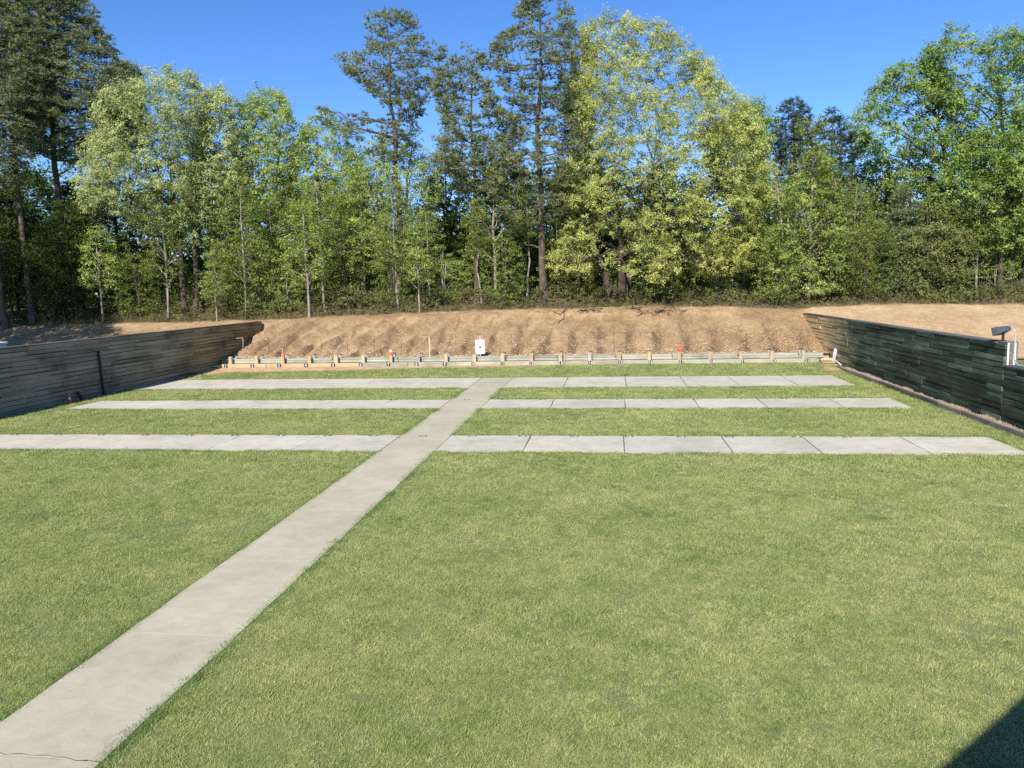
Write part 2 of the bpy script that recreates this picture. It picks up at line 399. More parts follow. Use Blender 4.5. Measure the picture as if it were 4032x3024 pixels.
def grid_mesh(name, xs, ys, zf, mat, attrs=None, smooth=True):
    X, Y = np.meshgrid(xs, ys); Z = zf(X, Y)
    V = np.stack([X, Y, Z], -1).reshape(-1, 3)
    nx = len(xs); ny = len(ys)
    i = np.arange((ny-1)*(nx-1)); r = i//(nx-1); c = i % (nx-1)
    F = np.stack([r*nx+c, r*nx+c+1, (r+1)*nx+c+1, (r+1)*nx+c], -1)
    o = mesh_np(name, V, F, mat, smooth=smooth)
    for k, fn in (attrs or {}).items():
        a = o.data.attributes.new(k, 'FLOAT', 'POINT'); a.data.foreach_set('value', np.asarray(fn(X, Y), np.float32).ravel())
    return o

tag(grid_mesh('ground', np.linspace(-3000, 3000, 13), np.linspace(-3000, 3000, 13), lambda x, y: np.full_like(x, -0.4), M['floor']), kind='structure')
lawn = grid_mesh('lawn', np.arange(-34, 18.6, 0.3), np.arange(-14, 57.2, 0.3),
                 lambda x, y: lawn_z(x, y)+0.018*fbm(x*0.8, y*0.8, 3), M['lawn'], {'dirt': dirt_at})
tag(lawn, kind='structure')

def wavy_slab(mb, x0, x1, y0, y1, z0, z1, tint, amp=0.03, step=0.35, seed=1):
    """a slab whose long edges wander a little where the turf grows over it"""
    n = max(2, int((x1-x0)/step)); m = max(2, int((y1-y0)/step))
    P = []
    for i in range(n): P.append((x0+(x1-x0)*i/n, y0 + (amp*2*fbm(i*0.9, seed*3.1, seed) if 0 < i else 0)))
    for i in range(m): P.append((x1 + (amp*2*fbm(i*0.9, seed*5.7, seed+5) if 0 < i else 0), y0+(y1-y0)*i/m))
    for i in range(n): P.append((x1-(x1-x0)*i/n, y1 + (amp*2*fbm(i*0.9, seed*7.3, seed+9) if 0 < i else 0)))
    for i in range(m): P.append((x0 + (amp*2*fbm(i*0.9, seed*9.9, seed+13) if 0 < i else 0), y1-(y1-y0)*i/m))
    mb.prism([(float(a), float(b)) for a, b in P], z0, z1, tint)
mb = MB()
ybr = [4.5, 8.5, 12.1, 15.85, 19.8, 23.6, 27.38, 30.6, 34.0, 37.5, 41.0, 45.3, 50.52]
for i in range(len(ybr)-1):
    onrow = ybr[i] in (27.38, 37.5, 45.3)
    wavy_slab(mb, PX0, PX1, ybr[i]+0.016, ybr[i+1]-0.016, -0.12, 0.024, 0.45+0.25*random.random(), 0.0 if onrow else 0.05, seed=i+2)
tag(mb.build('path', M['concrete']), kind='structure')
cr = MB(); rr_ = random.Random(4); py = 8.62; xq = PX0
pts = []
while xq < PX1: pts.append((xq, py)); xq += rr_.uniform(0.05, 0.16); py += rr_.uniform(-0.035, 0.03)
pts.append((PX1, py))
for (xa, ya), (xb, yb) in zip(pts[:-1], pts[1:]):
    wq = rr_.uniform(0.003, 0.008); b0 = len(cr.v); cr.v += [(xa, ya-wq, 0.0285), (xb, yb-wq, 0.0285), (xb, yb+wq, 0.0285), (xa, ya+wq, 0.0285)]
    cr.f.append((b0, b0+1, b0+2, b0+3)); cr.t.append(0.2)
tag(cr.build('road_crack', M['floor']), kind='structure')
right_joints = [[-6.58, -3.30, 0.40, 4.20, 7.22, 10.80, 13.97], [-6.58, -3.1, 0.60, 4.15, 7.34, 10.87, 13.9], [-6.58, -2.93, 0.79, 4.3, 7.3, 10.6, 13.75]]
left_joints = [[-30.3, -26.3, -22.65, -19.2, -15.6, -12.2, -8.70], [-29.3, -22.45, -18.9, -15.3, -12.0, -8.70], [-30.9, -26.2, -19.3, -14.0, -8.70]]
for k, (y0, y1) in enumerate(rows):
    mb = MB(); J = right_joints[k]
    for i in range(len(J)-1):
        g = 0.025 if i else 0.012
        wavy_slab(mb, J[i]+g, J[i+1]-0.02, y0+0.04*math.sin(i*2.1), y1, -0.12, 0.03, 0.3+0.5*random.random(), 0.035, seed=31+k*10+i)
    J = left_joints[k]
    for i in range(len(J)-1):
        wavy_slab(mb, J[i]+0.008, J[i+1]-0.008, y0, y1, -0.12, 0.027, 0.5+0.2*random.random(), 0.03, seed=71+k*10+i)
    if k == 2:
        mb.prism([(-30.9, 50.56), (-28.9, 50.56), (-29.9, 53.0), (-30.0, 54.7), (-30.9, 54.7)], -0.12, 0.027, 0.55)
    tag(mb.build('pavement', M['slab']), kind='structure')
# painted line along the farthest slab row
mb = MB(); mb.box(-28.5, 13.6, 47.86, 47.92, 0.0305, 0.034)
tag(mb.build('road_marking', M['chalk']), kind='structure')

# ------------------------------------------------------------------ the earth bank (berm) and the forest floor behind it
LANE_X = [-29.85 + 2.167*k for k in range(21)]
def berm_parts(x, y):
    toe = 58.35 + 0.5*fbm(x*0.5, x*0+3, 5)
    cr = 66.6 + 0.7*fbm(x*0.25, x*0+9, 8)
    s = np.clip((y-toe)/(cr-toe), 0, 1)
    inside = (x > WALL_L-0.2) & (x < WALL_R+0.2)
    z0 = np.where(inside, 0.80, 0.3)
    cz = crest_z(x)
    prof = np.where(s < 0.9, s*1.02, 0.918+(s-0.9)*0.82)
    z = z0 + (cz-z0)*prof
    # churned pockets behind each lane and slanting rills between them
    dl = ((x - LANE_X[0] - 0.2*(1) + 0.28*(y-60)*0 ) / 2.167) % 1.0
    lane = np.exp(-((dl-0.30)/0.16)**2) + np.exp(-((dl-1.30)/0.16)**2)
    vert = np.clip(s/0.12, 0, 1)*np.clip((0.72-s)/0.25, 0, 1)
    ph = (x-0.42*(y-58.4))/1.62+0.45*fbm(x*0.35, y*0.12, 4)
    skew = 1.1-2.1*np.abs(np.sin(np.pi*ph))**0.7
    face = np.clip(s/0.1, 0, 1)*np.clip((0.97-s)/0.15, 0, 1)*inside
    z = z - 0.30*lane*vert*inside + 0.21*skew*face*np.interp(x, [-31,-8,4], [1,0.62,0.32])*(0.7+1.2*vnoise(x*0.6, y*0.2, 19))
    z = z + 0.24*fbm(x*0.9, y*0.9, 21, 3)*np.clip(s*4, 0.15, 1) + 0.30*fbm(x*2.6, y*2.6, 25, 4)*np.clip(s*5, 0.2, 1)*(0.45+1.1*lane*vert)
    # slump scarp near the crest
    sc = 0.86 + 0.10*fbm(x*0.5, x*0, 33)
    scarp = 1/(1+np.exp(-(s-sc)*170))
    z = z + 0.30*(scarp-0.5)*(fbm(x*0.35, x*0, 41) > -0.05)*face
    z = z + 0.10*fbm(x*4.5, y*4.5, 29, 3)*(~inside)*np.clip(s*5, 0, 1)
    # behind the crest the wood's floor rises slowly
    b = np.clip(y-67, 0, None)
    z = z + np.minimum(b*0.17, 1.4) + 0.12*fbm(x*0.4, y*0.4, 55)*(b > 0)
    z = np.where(~inside & (y < toe), 0.3, z)
    return z, lane*vert*inside, s, inside
def berm_z(x, y):
    return float(berm_parts(np.array([float(x)]), np.array([float(y)]))[0][0])
bx = np.concatenate([np.arange(-90, -33, 0.4), np.arange(-33, 17.5, 0.09), np.arange(17.5, 75, 0.3)])
by = np.concatenate([np.arange(57.3, 69, 0.09), np.arange(69, 80, 0.5), np.arange(80, 150, 5)])
berm = grid_mesh('hill', bx, by, lambda x, y: berm_parts(x, y)[0], M['berm'],
    {'churn': lambda x, y: berm_parts(x, y)[1]*0.95*np.clip(0.75+2.0*fbm(x*1.2, y*1.2, 66), 0, 1),
     'pale': lambda x, y: np.where(x > WALL_R+0.3, 0.95, 0.15+0.45*np.clip(fbm(x*0.5, y*0.5, 71)*3, 0, 1))*np.clip((67.4-y)/0.8, 0, 1) + np.where((x < WALL_R) & (x > WALL_L), 0.6*np.clip((58.7-y)/0.5, 0, 1), 0),
     'litter': lambda x, y: np.clip((y-66.9+0.8*fbm(x*0.8, y*0.8, 77))/0.7, 0, 1)})
tag(berm, kind='structure')
def floor_z(x, y): return berm_z(x, y) if y > 57.4 else 0.0
# yards of the neighbouring bays beyond the two walls
for nm, x0, x1, c in (('terrain', -95, -31.7, None), ('terrain', 16.2, 80, None)):
    g = grid_mesh(nm, np.linspace(x0, x1, 12), np.linspace(-10, 62, 12), lambda x, y: np.full_like(x, 0.2), M['lawn'])
    tag(g, kind='structure')

# pale chips and debris along the toe of the berm
n = 7000
cx = rng.uniform(WALL_L+0.3, WALL_R-0.3, n); cy = 58.2 + np.abs(rng.normal(0, 1, n))**1.1*2.2
keep = cy < 66.5; cx = cx[keep]; cy = cy[keep]
cz = berm_parts(cx, cy)[0]+0.015
ln = rng.uniform(0.02, 0.09, len(cx)); th = rng.uniform(0, np.pi, len(cx)); wd = ln*rng.uniform(0.25, 0.7, len(cx))
V = []
dx = np.cos(th)*ln; dy = np.sin(th)*ln; ex = -np.sin(th)*wd; ey = np.cos(th)*wd; tz = rng.uniform(0, 0.06, len(cx))
V = np.stack([np.stack([cx-dx, cy-dy, cz], -1), np.stack([cx+ex, cy+ey, cz+tz], -1), np.stack([cx+dx, cy+dy, cz+0.02], -1), np.stack([cx-ex, cy-ey, cz+tz*0.3], -1)], 1).reshape(-1, 3)
F = np.arange(len(cx)*4).reshape(-1, 4)
tag(mesh_np('debris', V, F, M['chip']), kind='stuff')

# ------------------------------------------------------------------ side walls
def board_wall(mb, xf, out, y0, y1, z0, z1, n, rough, seed):
    """boards on the plane X = xf facing 'out' (+1/-1), each board its own length, thickness and tint"""
    r = random.Random(seed); h = (z1-z0)/n
    for i in range(n):
        y = y0 - r.uniform(0, 3)
        while y < y1:
            L = r.choice([2.4, 3.0, 3.6, 3.6, 4.8])*r.uniform(0.8, 1.1)
            a, b = max(y, y0), min(y+L, y1)
            if b-a > 0.05:
                pr = r.uniform(0.0, rough); gap = r.choice([0.012, 0.02, 0.03, 0.045]); sag = r.uniform(-0.012, 0.012)
                xa, xb = (xf-0.05, xf+pr) if out > 0 else (xf-pr, xf+0.05)
                mb.box(xa, xb, a+0.004, b-0.004, z0+i*h+gap+sag, z0+(i+1)*h+sag*0.5-0.002, r.random())
            y += L
def wall_core(mb, x0, x1, y0, y1, z0, z1): mb.box(x0, x1, y0, y1, z0, z1, 0.05)

lw = empty('timber_wall', (WALL_L-0.2, 40, 0))
tag(lw, 'long shaded grey board wall along the left side of the lawn', 'wall')
lw_off = Vector((WALL_L-0.2, 40, 0))
def place(o, root):  # parts are modelled in world coordinates; keep them there under their thing
    o.parent = root; o.matrix_parent_inverse = Matrix.Translation(root.location).inverted(); return o
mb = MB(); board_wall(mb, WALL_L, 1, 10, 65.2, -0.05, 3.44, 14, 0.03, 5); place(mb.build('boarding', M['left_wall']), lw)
mb = MB(); wall_core(mb, WALL_L-0.45, WALL_L-0.052, 10, 65.2, -0.3, 3.43); place(mb.build('wall_core', M['cap']), lw)
mb = MB(); r = random.Random(3); y = 10
while y < 65.1:
    L = r.uniform(3, 4.5); b = min(y+L, 65.25); mb.box(WALL_L-0.48, WALL_L+0.045, y+0.004, b-0.004, 3.441, 3.50+r.uniform(-0.004, 0.004), r.random()); y = b
place(mb.build('cap_board', M['cap']), lw)

rw = empty('timber_wall', (WALL_R+0.2, 40, 0))
tag(rw, 'greenish black weathered board wall along the right side, stepped down at its near end', 'wall')
mb = MB(); board_wall(mb, WALL_R, -1, 32.80, 67.3, -0.05, 3.30, 14, 0.065, 11)
board_wall(mb, WALL_R, -1, 14, 32.78, -0.05, 2.42, 10, 0.05, 12); place(mb.build('boarding', M['right_wall']), rw)
mb = MB(); wall_core(mb, WALL_R+0.052, WALL_R+0.46, 33.5, 67.3, -0.3, 3.29); wall_core(mb, WALL_R+0.052, WALL_R+0.46, 14, 32.75, -0.3, 2.41)
place(mb.build('wall_core', M['cap']), rw)
mb = MB(); y = 33.52
while y < 67.2:
    L = r.uniform(3, 4.5); b = min(y+L, 67.4); mb.box(WALL_R-0.06, WALL_R+0.50, y+0.004, b-0.004, 3.301, 3.365+r.uniform(-0.004, 0.004), r.random()*0.8); y = b
y = 14
while y < 32.6:
    L = r.uniform(3, 4.5); b = min(y+L, 32.73); mb.box(WALL_R-0.06, WALL_R+0.50, y+0.004, b-0.004, 2.421, 2.485, r.random()*0.8); y = b
place(mb.build('cap_board', M['cap']), rw)
mb = MB(); mb.box(WALL_R+0.053, WALL_R+0.47, 32.78, 33.48, -0.2, 3.40, 0.4); place(mb.build('end_post', M['kerb'], bevel=0.02), rw)
mb = MB()
mb.box(WALL_R+0.06, WALL_R+0.115, 32.75, 32.777, 2.49, 3.36, 0.9); mb.box(WALL_R+0.29, WALL_R+0.37, 32.75, 32.777, 2.49, 3.36, 0.9)
place(mb.build('trim_strip', M['white']), rw)

# kerb timber and the strip of dry grass at the foot of the right wall
kb = empty('timber_kerb', (15.22, 40, 0)); tag(kb, 'low grey timber kerb edging the grass strip below the right wall', 'kerb')
mb = MB(); y = 16
while y < 54.3:
    L = r.uniform(2.2, 3.2); b = min(y+L, 54.4); j = r.uniform(-0.012, 0.012)
    mb.box(15.06+j, 15.22+j, y+0.006, b-0.006, -0.1, 0.23+j, r.random()); y = b
place(mb.build('sleeper', M['kerb'], bevel=0.012), kb)
mb = MB(); mb.box(15.225, 15.43, 16, 54.4, -0.1, 0.17, 0.5)
tag(mb.build('soil_strip', M['berm']), kind='structure')
n = 9000
gx = rng.uniform(15.23, 15.43, n); gy = rng.uniform(17, 53.5, n); gz = np.full(n, 0.17)
def blades(gx, gy, gz, h, wd, lean, rg):
    n = len(gx); a = rg.uniform(0, 2*np.pi, n); l = rg.normal(0, lean, (n, 2))
    hx = np.cos(a)*wd; hy = np.sin(a)*wd
    V = np.stack([np.stack([gx-hx, gy-hy, gz], -1), np.stack([gx+hx, gy+hy, gz], -1), np.stack([gx+l[:, 0], gy+l[:, 1], gz+h], -1)], 1).reshape(-1, 3)
    return V, np.arange(3*n).reshape(-1, 3)
V, F = blades(gx, gy, gz, rng.uniform(0.06, 0.2, n)*np.clip(0.6+1.5*fbm(gy*0.8, gy*0, 3), 0.25, 1.4), 0.012, 0.05, rng)
tag(mesh_np('dry_grass', V, F, M['straw']), kind='stuff')

# floodlight on the end of the right wall
fl = empty('floodlight', (15.62, 32.75, 3.41)); tag(fl, 'charcoal floodlight on a short neck on top of the right wall end', 'floodlight')
mb = MB()
Mx = Matrix.Translation((15.66, 33.45, 3.84)) @ Matrix.Scale(0.84, 4) @ Matrix.Rotation(math.radians(38), 4, 'Z') @ Matrix.Rotation(math.radians(-14), 4, 'X')
b0 = len(mb.v)
front = [(-0.31, 0.36, -0.21), (0.31, 0.36, -0.21), (0.31, 0.36, 0.19), (-0.31, 0.36, 0.19)]
mid = [(-0.30, 0.06, -0.17), (0.30, 0.06, -0.17), (0.30, 0.06, 0.19), (-0.30, 0.06, 0.19)]
back = [(-0.20, -0.28, -0.08), (0.20, -0.28, -0.08), (0.20, -0.28, 0.13), (-0.20, -0.28, 0.13)]
mb.v += [tuple(Mx @ Vector(p)) for p in front+mid+back]
for k in range(4):
    q = (k+1) % 4
    mb.f.append((b0+k, b0+q, b0+4+q, b0+4+k)); mb.f.append((b0+4+k, b0+4+q, b0+8+q, b0+8+k)); mb.t += [0.5, 0.5]
mb.f.append((b0+11, b0+10, b0+9, b0+8)); mb.t.append(0.5); mb.f.append((b0, b0+1, b0+2, b0+3)[::-1]); mb.t.append(0.5)
place(mb.build('lamp_housing', M['fixture'], bevel=0.012), fl)
mb = MB(); mb.box(-0.27, 0.27, 0.362, 0.37, -0.17, 0.15, 0.5, Mx); place(mb.build('lamp_glass', M['glass']), fl)
mb = MB(); mb.tube([(15.66, 33.38, 3.395), (15.66, 33.38, 3.55), (15.66, 33.40, 3.74)], [0.055, 0.05, 0.06], 12); mb.tube([(15.66, 33.38, 3.40), (15.66, 33.38, 3.435)], 0.10, 14)
place(mb.build('neck', M['steel'], smooth=False), fl)
mb = MB()
mb.tube([(15.74, 33.28, 3.95), (15.83, 33.12, 4.0), (15.88, 32.95, 3.88), (15.84, 32.80, 3.60), (15.80, 32.73, 3.38), (15.80, 32.72, 3.0), (15.82, 32.72, 2.70), (15.86, 32.5, 2.51), (15.9, 31.2, 2.50), (15.9, 26, 2.50)], 0.016, 8)
place(mb.build('conduit', M['conduit'], smooth=True), fl)

# post standing against the left wall, leaning sheet of rubber, cone, white box beyond the wall
mb = MB(); Mx = Matrix.Translation((-30.86, 43.02, 0)) @ Matrix.Rotation(math.radians(4), 4, 'X')
mb.box(-0.06, 0.06, -0.06, 0.06, 0, 2.75, 0.3, Mx)
tag(mb.build('steel_post', M['steel'], bevel=0.008), 'dark square post standing against the shaded left wall', 'post')
mb = MB(); Mx = Matrix.Translation((-30.62, 40.75, 0.0)) @ Matrix.Rotation(math.radians(24), 4, 'X') @ Matrix.Rotation(math.radians(-14), 4, 'Y')
mb.box(-0.03, 0.03, -0.12, 0.12, 0.0, 0.62, 0.3, Mx)
tag(mb.build('rubber_panel', M['rubber'], bevel=0.02), 'narrow black rubber panel tilted against the left wall beside the red cone', 'panel')
bxo = empty('storage_box', (-33.6, 37.4, 0.2)); tag(bxo, 'white box whose lid shows just above the left wall at the picture edge', 'box')
mb = MB(); mb.box(-34.4, -32.9, 36.2, 38.15, 0.2, 3.50); place(mb.build('box_body', M['white'], bevel=0.03), bxo)
mb = MB(); mb.box(-34.45, -32.85, 36.15, 38.2, 3.53, 3.66); place(mb.build('lid', M['white'], bevel=0.03), bxo)

# ------------------------------------------------------------------ cones
def cone(loc, h, r0, mat, label, band=None, tip=None, tilt=0):
    t = empty('traffic_cone', loc); tag(t, label, 'cone')
    rt = 0.028
    def rad(f): return r0+(rt-r0)*f
    b = MB(); b.lathe([(r0, 0.025), (rad(0.5), h*0.5), (rt, h), (rt*0.6, h+0.005)], 24); b.build('cone_body', mat, t, smooth=False)
    f = MB(); f.box(-r0*1.12, r0*1.12, -r0*1.12, r0*1.12, 0, 0.024); f.build('cone_base', mat, t, bevel=0.01)
    if band:
        c = MB(); c.tube([(0,0,h*band[0]), (0,0,h*band[1])], [rad(band[0])+0.004, rad(band[1])+0.004], 24); c.build('reflective_band', M['band'], t)
    if tip:
        c = MB(); c.tube([(0,0,h*0.88), (0,0,h*1.0), (0.02,0,h*1.05)], [rad(0.88)+0.004, rt+0.008, rt], 16); c.build('tip', M['pvc'], t)
    t.rotation_euler = (0, tilt, 0)
    return t
cone((-30.55, 39.55, 0.0), 0.53, 0.115, M['redorange'], 'red orange cone with white band on the grass by the left wall', (0.5, 0.7))
PZ = 1.07
cone((LANE_X[2], 57.0, PZ+0.003), 0.55, 0.115, M['fadedorange'], 'faded pinkish cone with a pale tip standing on a timber post', None, True, 0.03)
cone((LANE_X[6]+0.02, 57.0, PZ+0.003), 0.55, 0.115, M['orange'], 'orange cone with a white band standing on a timber post left of the target', (0.40, 0.72))
cone((LANE_X[16]+0.05, 57.0, PZ+0.003), 0.58, 0.115, M['orange'], 'plain bright orange cone standing on a timber post right of the target', None)

# ------------------------------------------------------------------ retaining sleepers, lane posts, plates, target frames
rt_ = empty('retaining_wall', (-8, 57, 0.2)); tag(rt_, 'two tier retaining wall of bleached sleepers across the foot of the berm', 'retaining wall')
x = -30.35; i = 0; r = random.Random(8)
while x < 13.9:
    L = r.uniform(3.4, 4.6); b = min(x+L, 14.45)
    if 14.45-b < 0.8: b = 14.45
    z = 0.25+r.uniform(-0.01, 0.015); q = r.uniform(-0.02, 0.02)
    mb = MB(); mb.box(x+0.008, b-0.008, 56.40+q, 56.66+q, z, z+0.255, r.random())
    m = M['dustbeam'] if x < -20.5 else (M['beam2'] if r.random() < 0.3 else M['beam'])
    place(mb.build('lower_beam', m, bevel=0.018), rt_); x = b
x = -29.5; i = 0
bounds = [-30.2] + [LANE_X[k]+r.uniform(-0.5, 0.6) for k in range(2, 21, 2)] + [15.0]
for a, b in zip(bounds[:-1], bounds[1:]):
    z = 0.52+r.uniform(-0.01, 0.01); q = r.uniform(-0.015, 0.015)
    mb = MB(); mb.box(a+0.01, b-0.01, 57.26+q, 57.50+q, z, z+0.16, r.random()); place(mb.build('upper_beam', M['beam'], bevel=0.012), rt_)
    mb = MB(); mb.box(a+0.02, b-0.05, 57.28+q, 57.52+q, z+0.172, z+0.335, r.random()); place(mb.build('upper_beam', M['beam2'], bevel=0.012), rt_)
mb = MB(); mb.box(-30.3, 14.5, 56.6, 57.3, 0.1, 0.485); mb.box(-30.9, 15.4, 57.5, 58.6, 0.2, 0.80)
tag(mb.build('terrace_sand', M['dustbeam']), kind='structure')

glyphs = {}
def digits(text, size, mat, parent, loc, rot):
    """each figure is a part of its own"""
    for i, ch in enumerate(text):
        key = (ch, size)
        if key not in glyphs:
            cu = bpy.data.curves.new('lettering', 'FONT'); cu.body = ch; cu.size = size; cu.align_x = 'CENTER'; cu.align_y = 'CENTER'
            cu.extrude = 0.002; cu.offset = size*0.02
            tmp = bpy.data.objects.new('lettering', cu); COL.objects.link(tmp)
            dg = bpy.context.evaluated_depsgraph_get(); dg.update()
            me = bpy.data.meshes.new_from_object(tmp.evaluated_get(dg)); bpy.data.objects.remove(tmp)
            me.materials.clear(); me.materials.append(mat); glyphs[key] = me
        o = bpy.data.objects.new('digit', glyphs[key]); COL.objects.link(o); o.parent = parent
        o.location = (loc[0]+(i-(len(text)-1)/2)*size*0.52, loc[1], loc[2]); o.rotation_euler = rot

for k, X in enumerate(LANE_X):
    n = k+1
    # post
    grey = k in (0, 13, 7, 20)
    hp = PZ if k in (2, 6, 16) else PZ + random.uniform(-0.03, 0.02)
    mb = MB(); Mx = Matrix.Translation((X, 57.0, 0.48)) @ Matrix.Rotation(random.uniform(-0.012, 0.012), 4, 'Y')
    wd = 0.125
    mb.box(-wd, wd, -0.10, 0.10, 0, hp-0.48, random.random(), Mx)
    o = mb.build('timber_post', M['greypost'] if grey else M['post'], bevel=0.01)
    tag(o, f'square {"grey" if grey else "tan"} timber post standing on the sleepers behind lane plate {n}', 'post', 'lane posts along the retaining wall')
    # number plate on the lower sleeper
    pt = empty('number_plate', (X-0.1+0.012*k, 56.372, 0.385)); tag(pt, f'black plate with white number {n} on the lower sleeper', 'number plate', 'lane number plates on the sleepers')
    mb = MB(); mb.box(-0.145, 0.145, -0.012, 0.012, -0.135, 0.135); mb.build('plate', M['black'], pt, bevel=0.004)
    digits(str(n), 0.30, M['digit'], pt, (0, -0.017, 0), (math.pi/2, 0, 0))
    # target frame: blue-grey pipe socket with a bracket of rod
    ft = empty('target_stand', (X, 58.0, 0.78))
    tag(ft, f'{"pale" if k == 0 else "rusty"} rod target frame in a blue grey socket behind lane post {n}', 'target frame', 'target frames behind the posts')
    mb = MB(); mb.tube([(0,0,0.0), (0,0,0.27)], 0.075, 14); mb.build('socket', M['pipe'], ft, smooth=False)
    mb = MB(); mb.box(-0.09, 0.13, -0.07, 0.07, 0.272, 0.33); mb.build('clamp', M['steel'], ft, bevel=0.01)
    mb = MB(); rr = 0.020 if k == 0 else 0.014; lean = random.uniform(-0.03, 0.03)
    mb.tube([(0.05,0,0.20), (0.55,0.0,0.19), (0.56,0,0.21), (0.56+lean,0.12,1.66), (0.545+lean,0.12,1.68), (0.0+lean,0.12,1.68+random.uniform(-0.03, 0.03))], rr, 6)
    mb.build('rod', M['pinkrod'] if k == 0 else M['rust'], ft)

# stake in lane 8 and the white target board in lane 10
mb = MB(); Mx = Matrix.Translation((LANE_X[7]+0.66, 57.92, 0.80)) @ Matrix.Rotation(math.radians(-1), 4, 'Y') @ Matrix.Rotation(math.radians(-5), 4, 'X')
mb.box(-0.035, 0.035, -0.02, 0.02, 0, 1.56, 0.5, Mx)
tag(mb.build('wooden_stake', M['stick'], bevel=0.004), 'bare pale wooden stake upright in front of the berm left of the target', 'stake')
tb = empty('target_board', (-10.05, 57.9, 0.8)); tag(tb, 'white paper target with a small grey bullseye on a wooden stake', 'target')
mb = MB(); mb.box(-0.03, 0.03, 0.012, 0.04, 0.05, 1.56); mb.build('stake', M['stick'], tb)
mb = MB(); mb.box(-0.36, 0.36, -0.012, 0.010, 0.20, 1.27); mb.build('sheet', M['sheet'], tb, bevel=0.003)
mb = MB(); mb.tube([(0.0, -0.0145, 0.705), (0.0, -0.0165, 0.705)], 0.085, 9); mb.build('bullseye', M['black'], tb)
mb = MB()
for gx in (-0.24, -0.12, 0.12, 0.24): mb.box(gx-0.004, gx+0.004, -0.0142, -0.0125, 0.24, 1.23)
for gz in (0.24, 1.226): mb.box(-0.30, 0.30, -0.0142, -0.0125, gz, gz+0.006)
mb.build('grid_lines', plain('faint_grid_ink', (0.60,0.63,0.72), 0.8, 0.2), tb)

# number plates set flush in the slab rows
def lane_of(X): return int(round((X+8.0)/2.05))+11
for ri, (yy, xs_) in enumerate(((30.30, [-26.2,-24.1,-22.05,-20.0,-17.95,-15.9,-13.85,-11.8,-9.85, -7.75,-5.68,-3.63,-1.54,0.62,2.65,4.49,7.01,8.87]), (40.42, [-15.95,-11.9,-7.81,-5.77,-3.73,-1.7,0.34,2.38,4.24,6.63,8.66,10.93]))):
    where = 'nearest slab row' if ri == 0 else 'middle slab row'
    for X in xs_:
        n = max(1, min(21, lane_of(X)))
        pt = empty('floor_plate', (X, yy, 0.0305)); tag(pt, f'small flat dark plate painted {n} at the far edge of the {where}', 'number plate', f'number plates set in the {where}')
        mb = MB(); mb.box(-0.17, 0.17, -0.085, 0.085, 0.0, 0.004); mb.build('plate', M['floorplate'], pt)
        digits(str(n), 0.19, M['floordigit'], pt, (0, 0, 0.0065), (0, 0, 0))

# ------------------------------------------------------------------ steps, pipe, bent sheet, branch
st = empty('timber_steps', (15.0, 55, 0)); tag(st, 'sandy timber steps at the right end of the retaining wall', 'steps')
for k in range(4):
    mb = MB(); y0 = 54.55+0.50*k; h_ = 0.10+0.125*k; mb.box(14.46, 15.36, y0, y0+0.55, h_-0.075, h_, random.random()); mb.box(14.50, 15.32, y0+0.05, y0+0.5, -0.1, h_-0.078, 0.1); place(mb.build('tread', M['stepwood'], bevel=0.02), st)
st = empty('timber_steps', (-30.6, 55, 0)); tag(st, 'two sandy timber steps between the left wall and retaining wall', 'steps')
for k in range(3):
    mb = MB(); y0 = 54.75+0.62*k; h_ = 0.15+0.15*k; mb.box(-30.95, -30.36, y0, y0+0.64, h_-0.09, h_, random.random()); mb.box(-30.93, -30.40, y0+0.05, y0+0.6, -0.1, h_-0.093, 0.1); place(mb.build('tread', M['stepwood'], bevel=0.02), st)
mb = MB(); mb.tube([(14.5, 56.2, 0.50), (15.1, 56.2, 0.515), (15.28, 56.15, 0.50), (15.36, 55.9, 0.46), (15.40, 55.2, 0.36), (15.40, 54.5, 0.24)], 0.05, 10)
tag(mb.build('white_pipe', M['pvc'], smooth=True), 'bent white plastic pipe lying over the right steps', 'pipe')
# two curled strips of white sheet leaning on the right wall
bs = empty('curled_sheet', (15.3, 55.7, 0.4)); tag(bs, 'pair of curled white strips propped upright on the right steps', 'sheet')
for q, (dx, hh) in enumerate(((0.0, 0.92), (0.11, 0.86))):
    b = MB(); N = 12; base = 0
    for i in range(N+1):
        f = i/N; z = 0.36+hh*f; xo = 15.18+dx+0.16*f*f-0.02*f; yo = 55.75-0.12*math.sin(f*math.pi)
        for sx, sy in ((-0.042, 0.0), (0.0, 0.025), (0.042, 0.0), (0.0, 0.018)): b.v.append((xo+sx, yo+sy, z))
    for i in range(N):
        for k in range(4): b.f.append((i*4+k, i*4+(k+1) % 4, (i+1)*4+(k+1) % 4, (i+1)*4+k)); b.t.append(0.5)
    b.f.append((3,2,1,0)); b.f.append(tuple(N*4+k for k in range(4))); b.t += [0.5, 0.5]
    place(b.build('strip', M['sheet']), bs)
fb = MB()
def bp(x, y, dz=0.06): return (x, y, berm_z(x, y)+dz)
fb.tube([bp(-3.5, 66.9, 0.6), bp(-3.75, 66.5, 0.3), bp(-4.1, 65.9, 0.15), bp(-4.35, 65.5), bp(-4.9, 65.6), bp(-5.5, 65.8)], [0.05,0.05,0.045,0.04,0.025,0.012], 6)
fb.tube([bp(-4.1, 65.9, 0.15), bp(-4.05, 65.2), bp(-4.3, 64.7), bp(-4.5, 64.0), bp(-4.1, 63.6)], [0.04,0.035,0.03,0.02,0.01], 6)
fb.tube([bp(-4.3, 64.7), bp(-4.9, 64.2), bp(-5.1, 63.8)], [0.02,0.015,0.008], 5)
tag(fb.build('fallen_branch', M['bark_dark'], smooth=True), 'dead forked branch lying over the crest of the berm', 'branch')

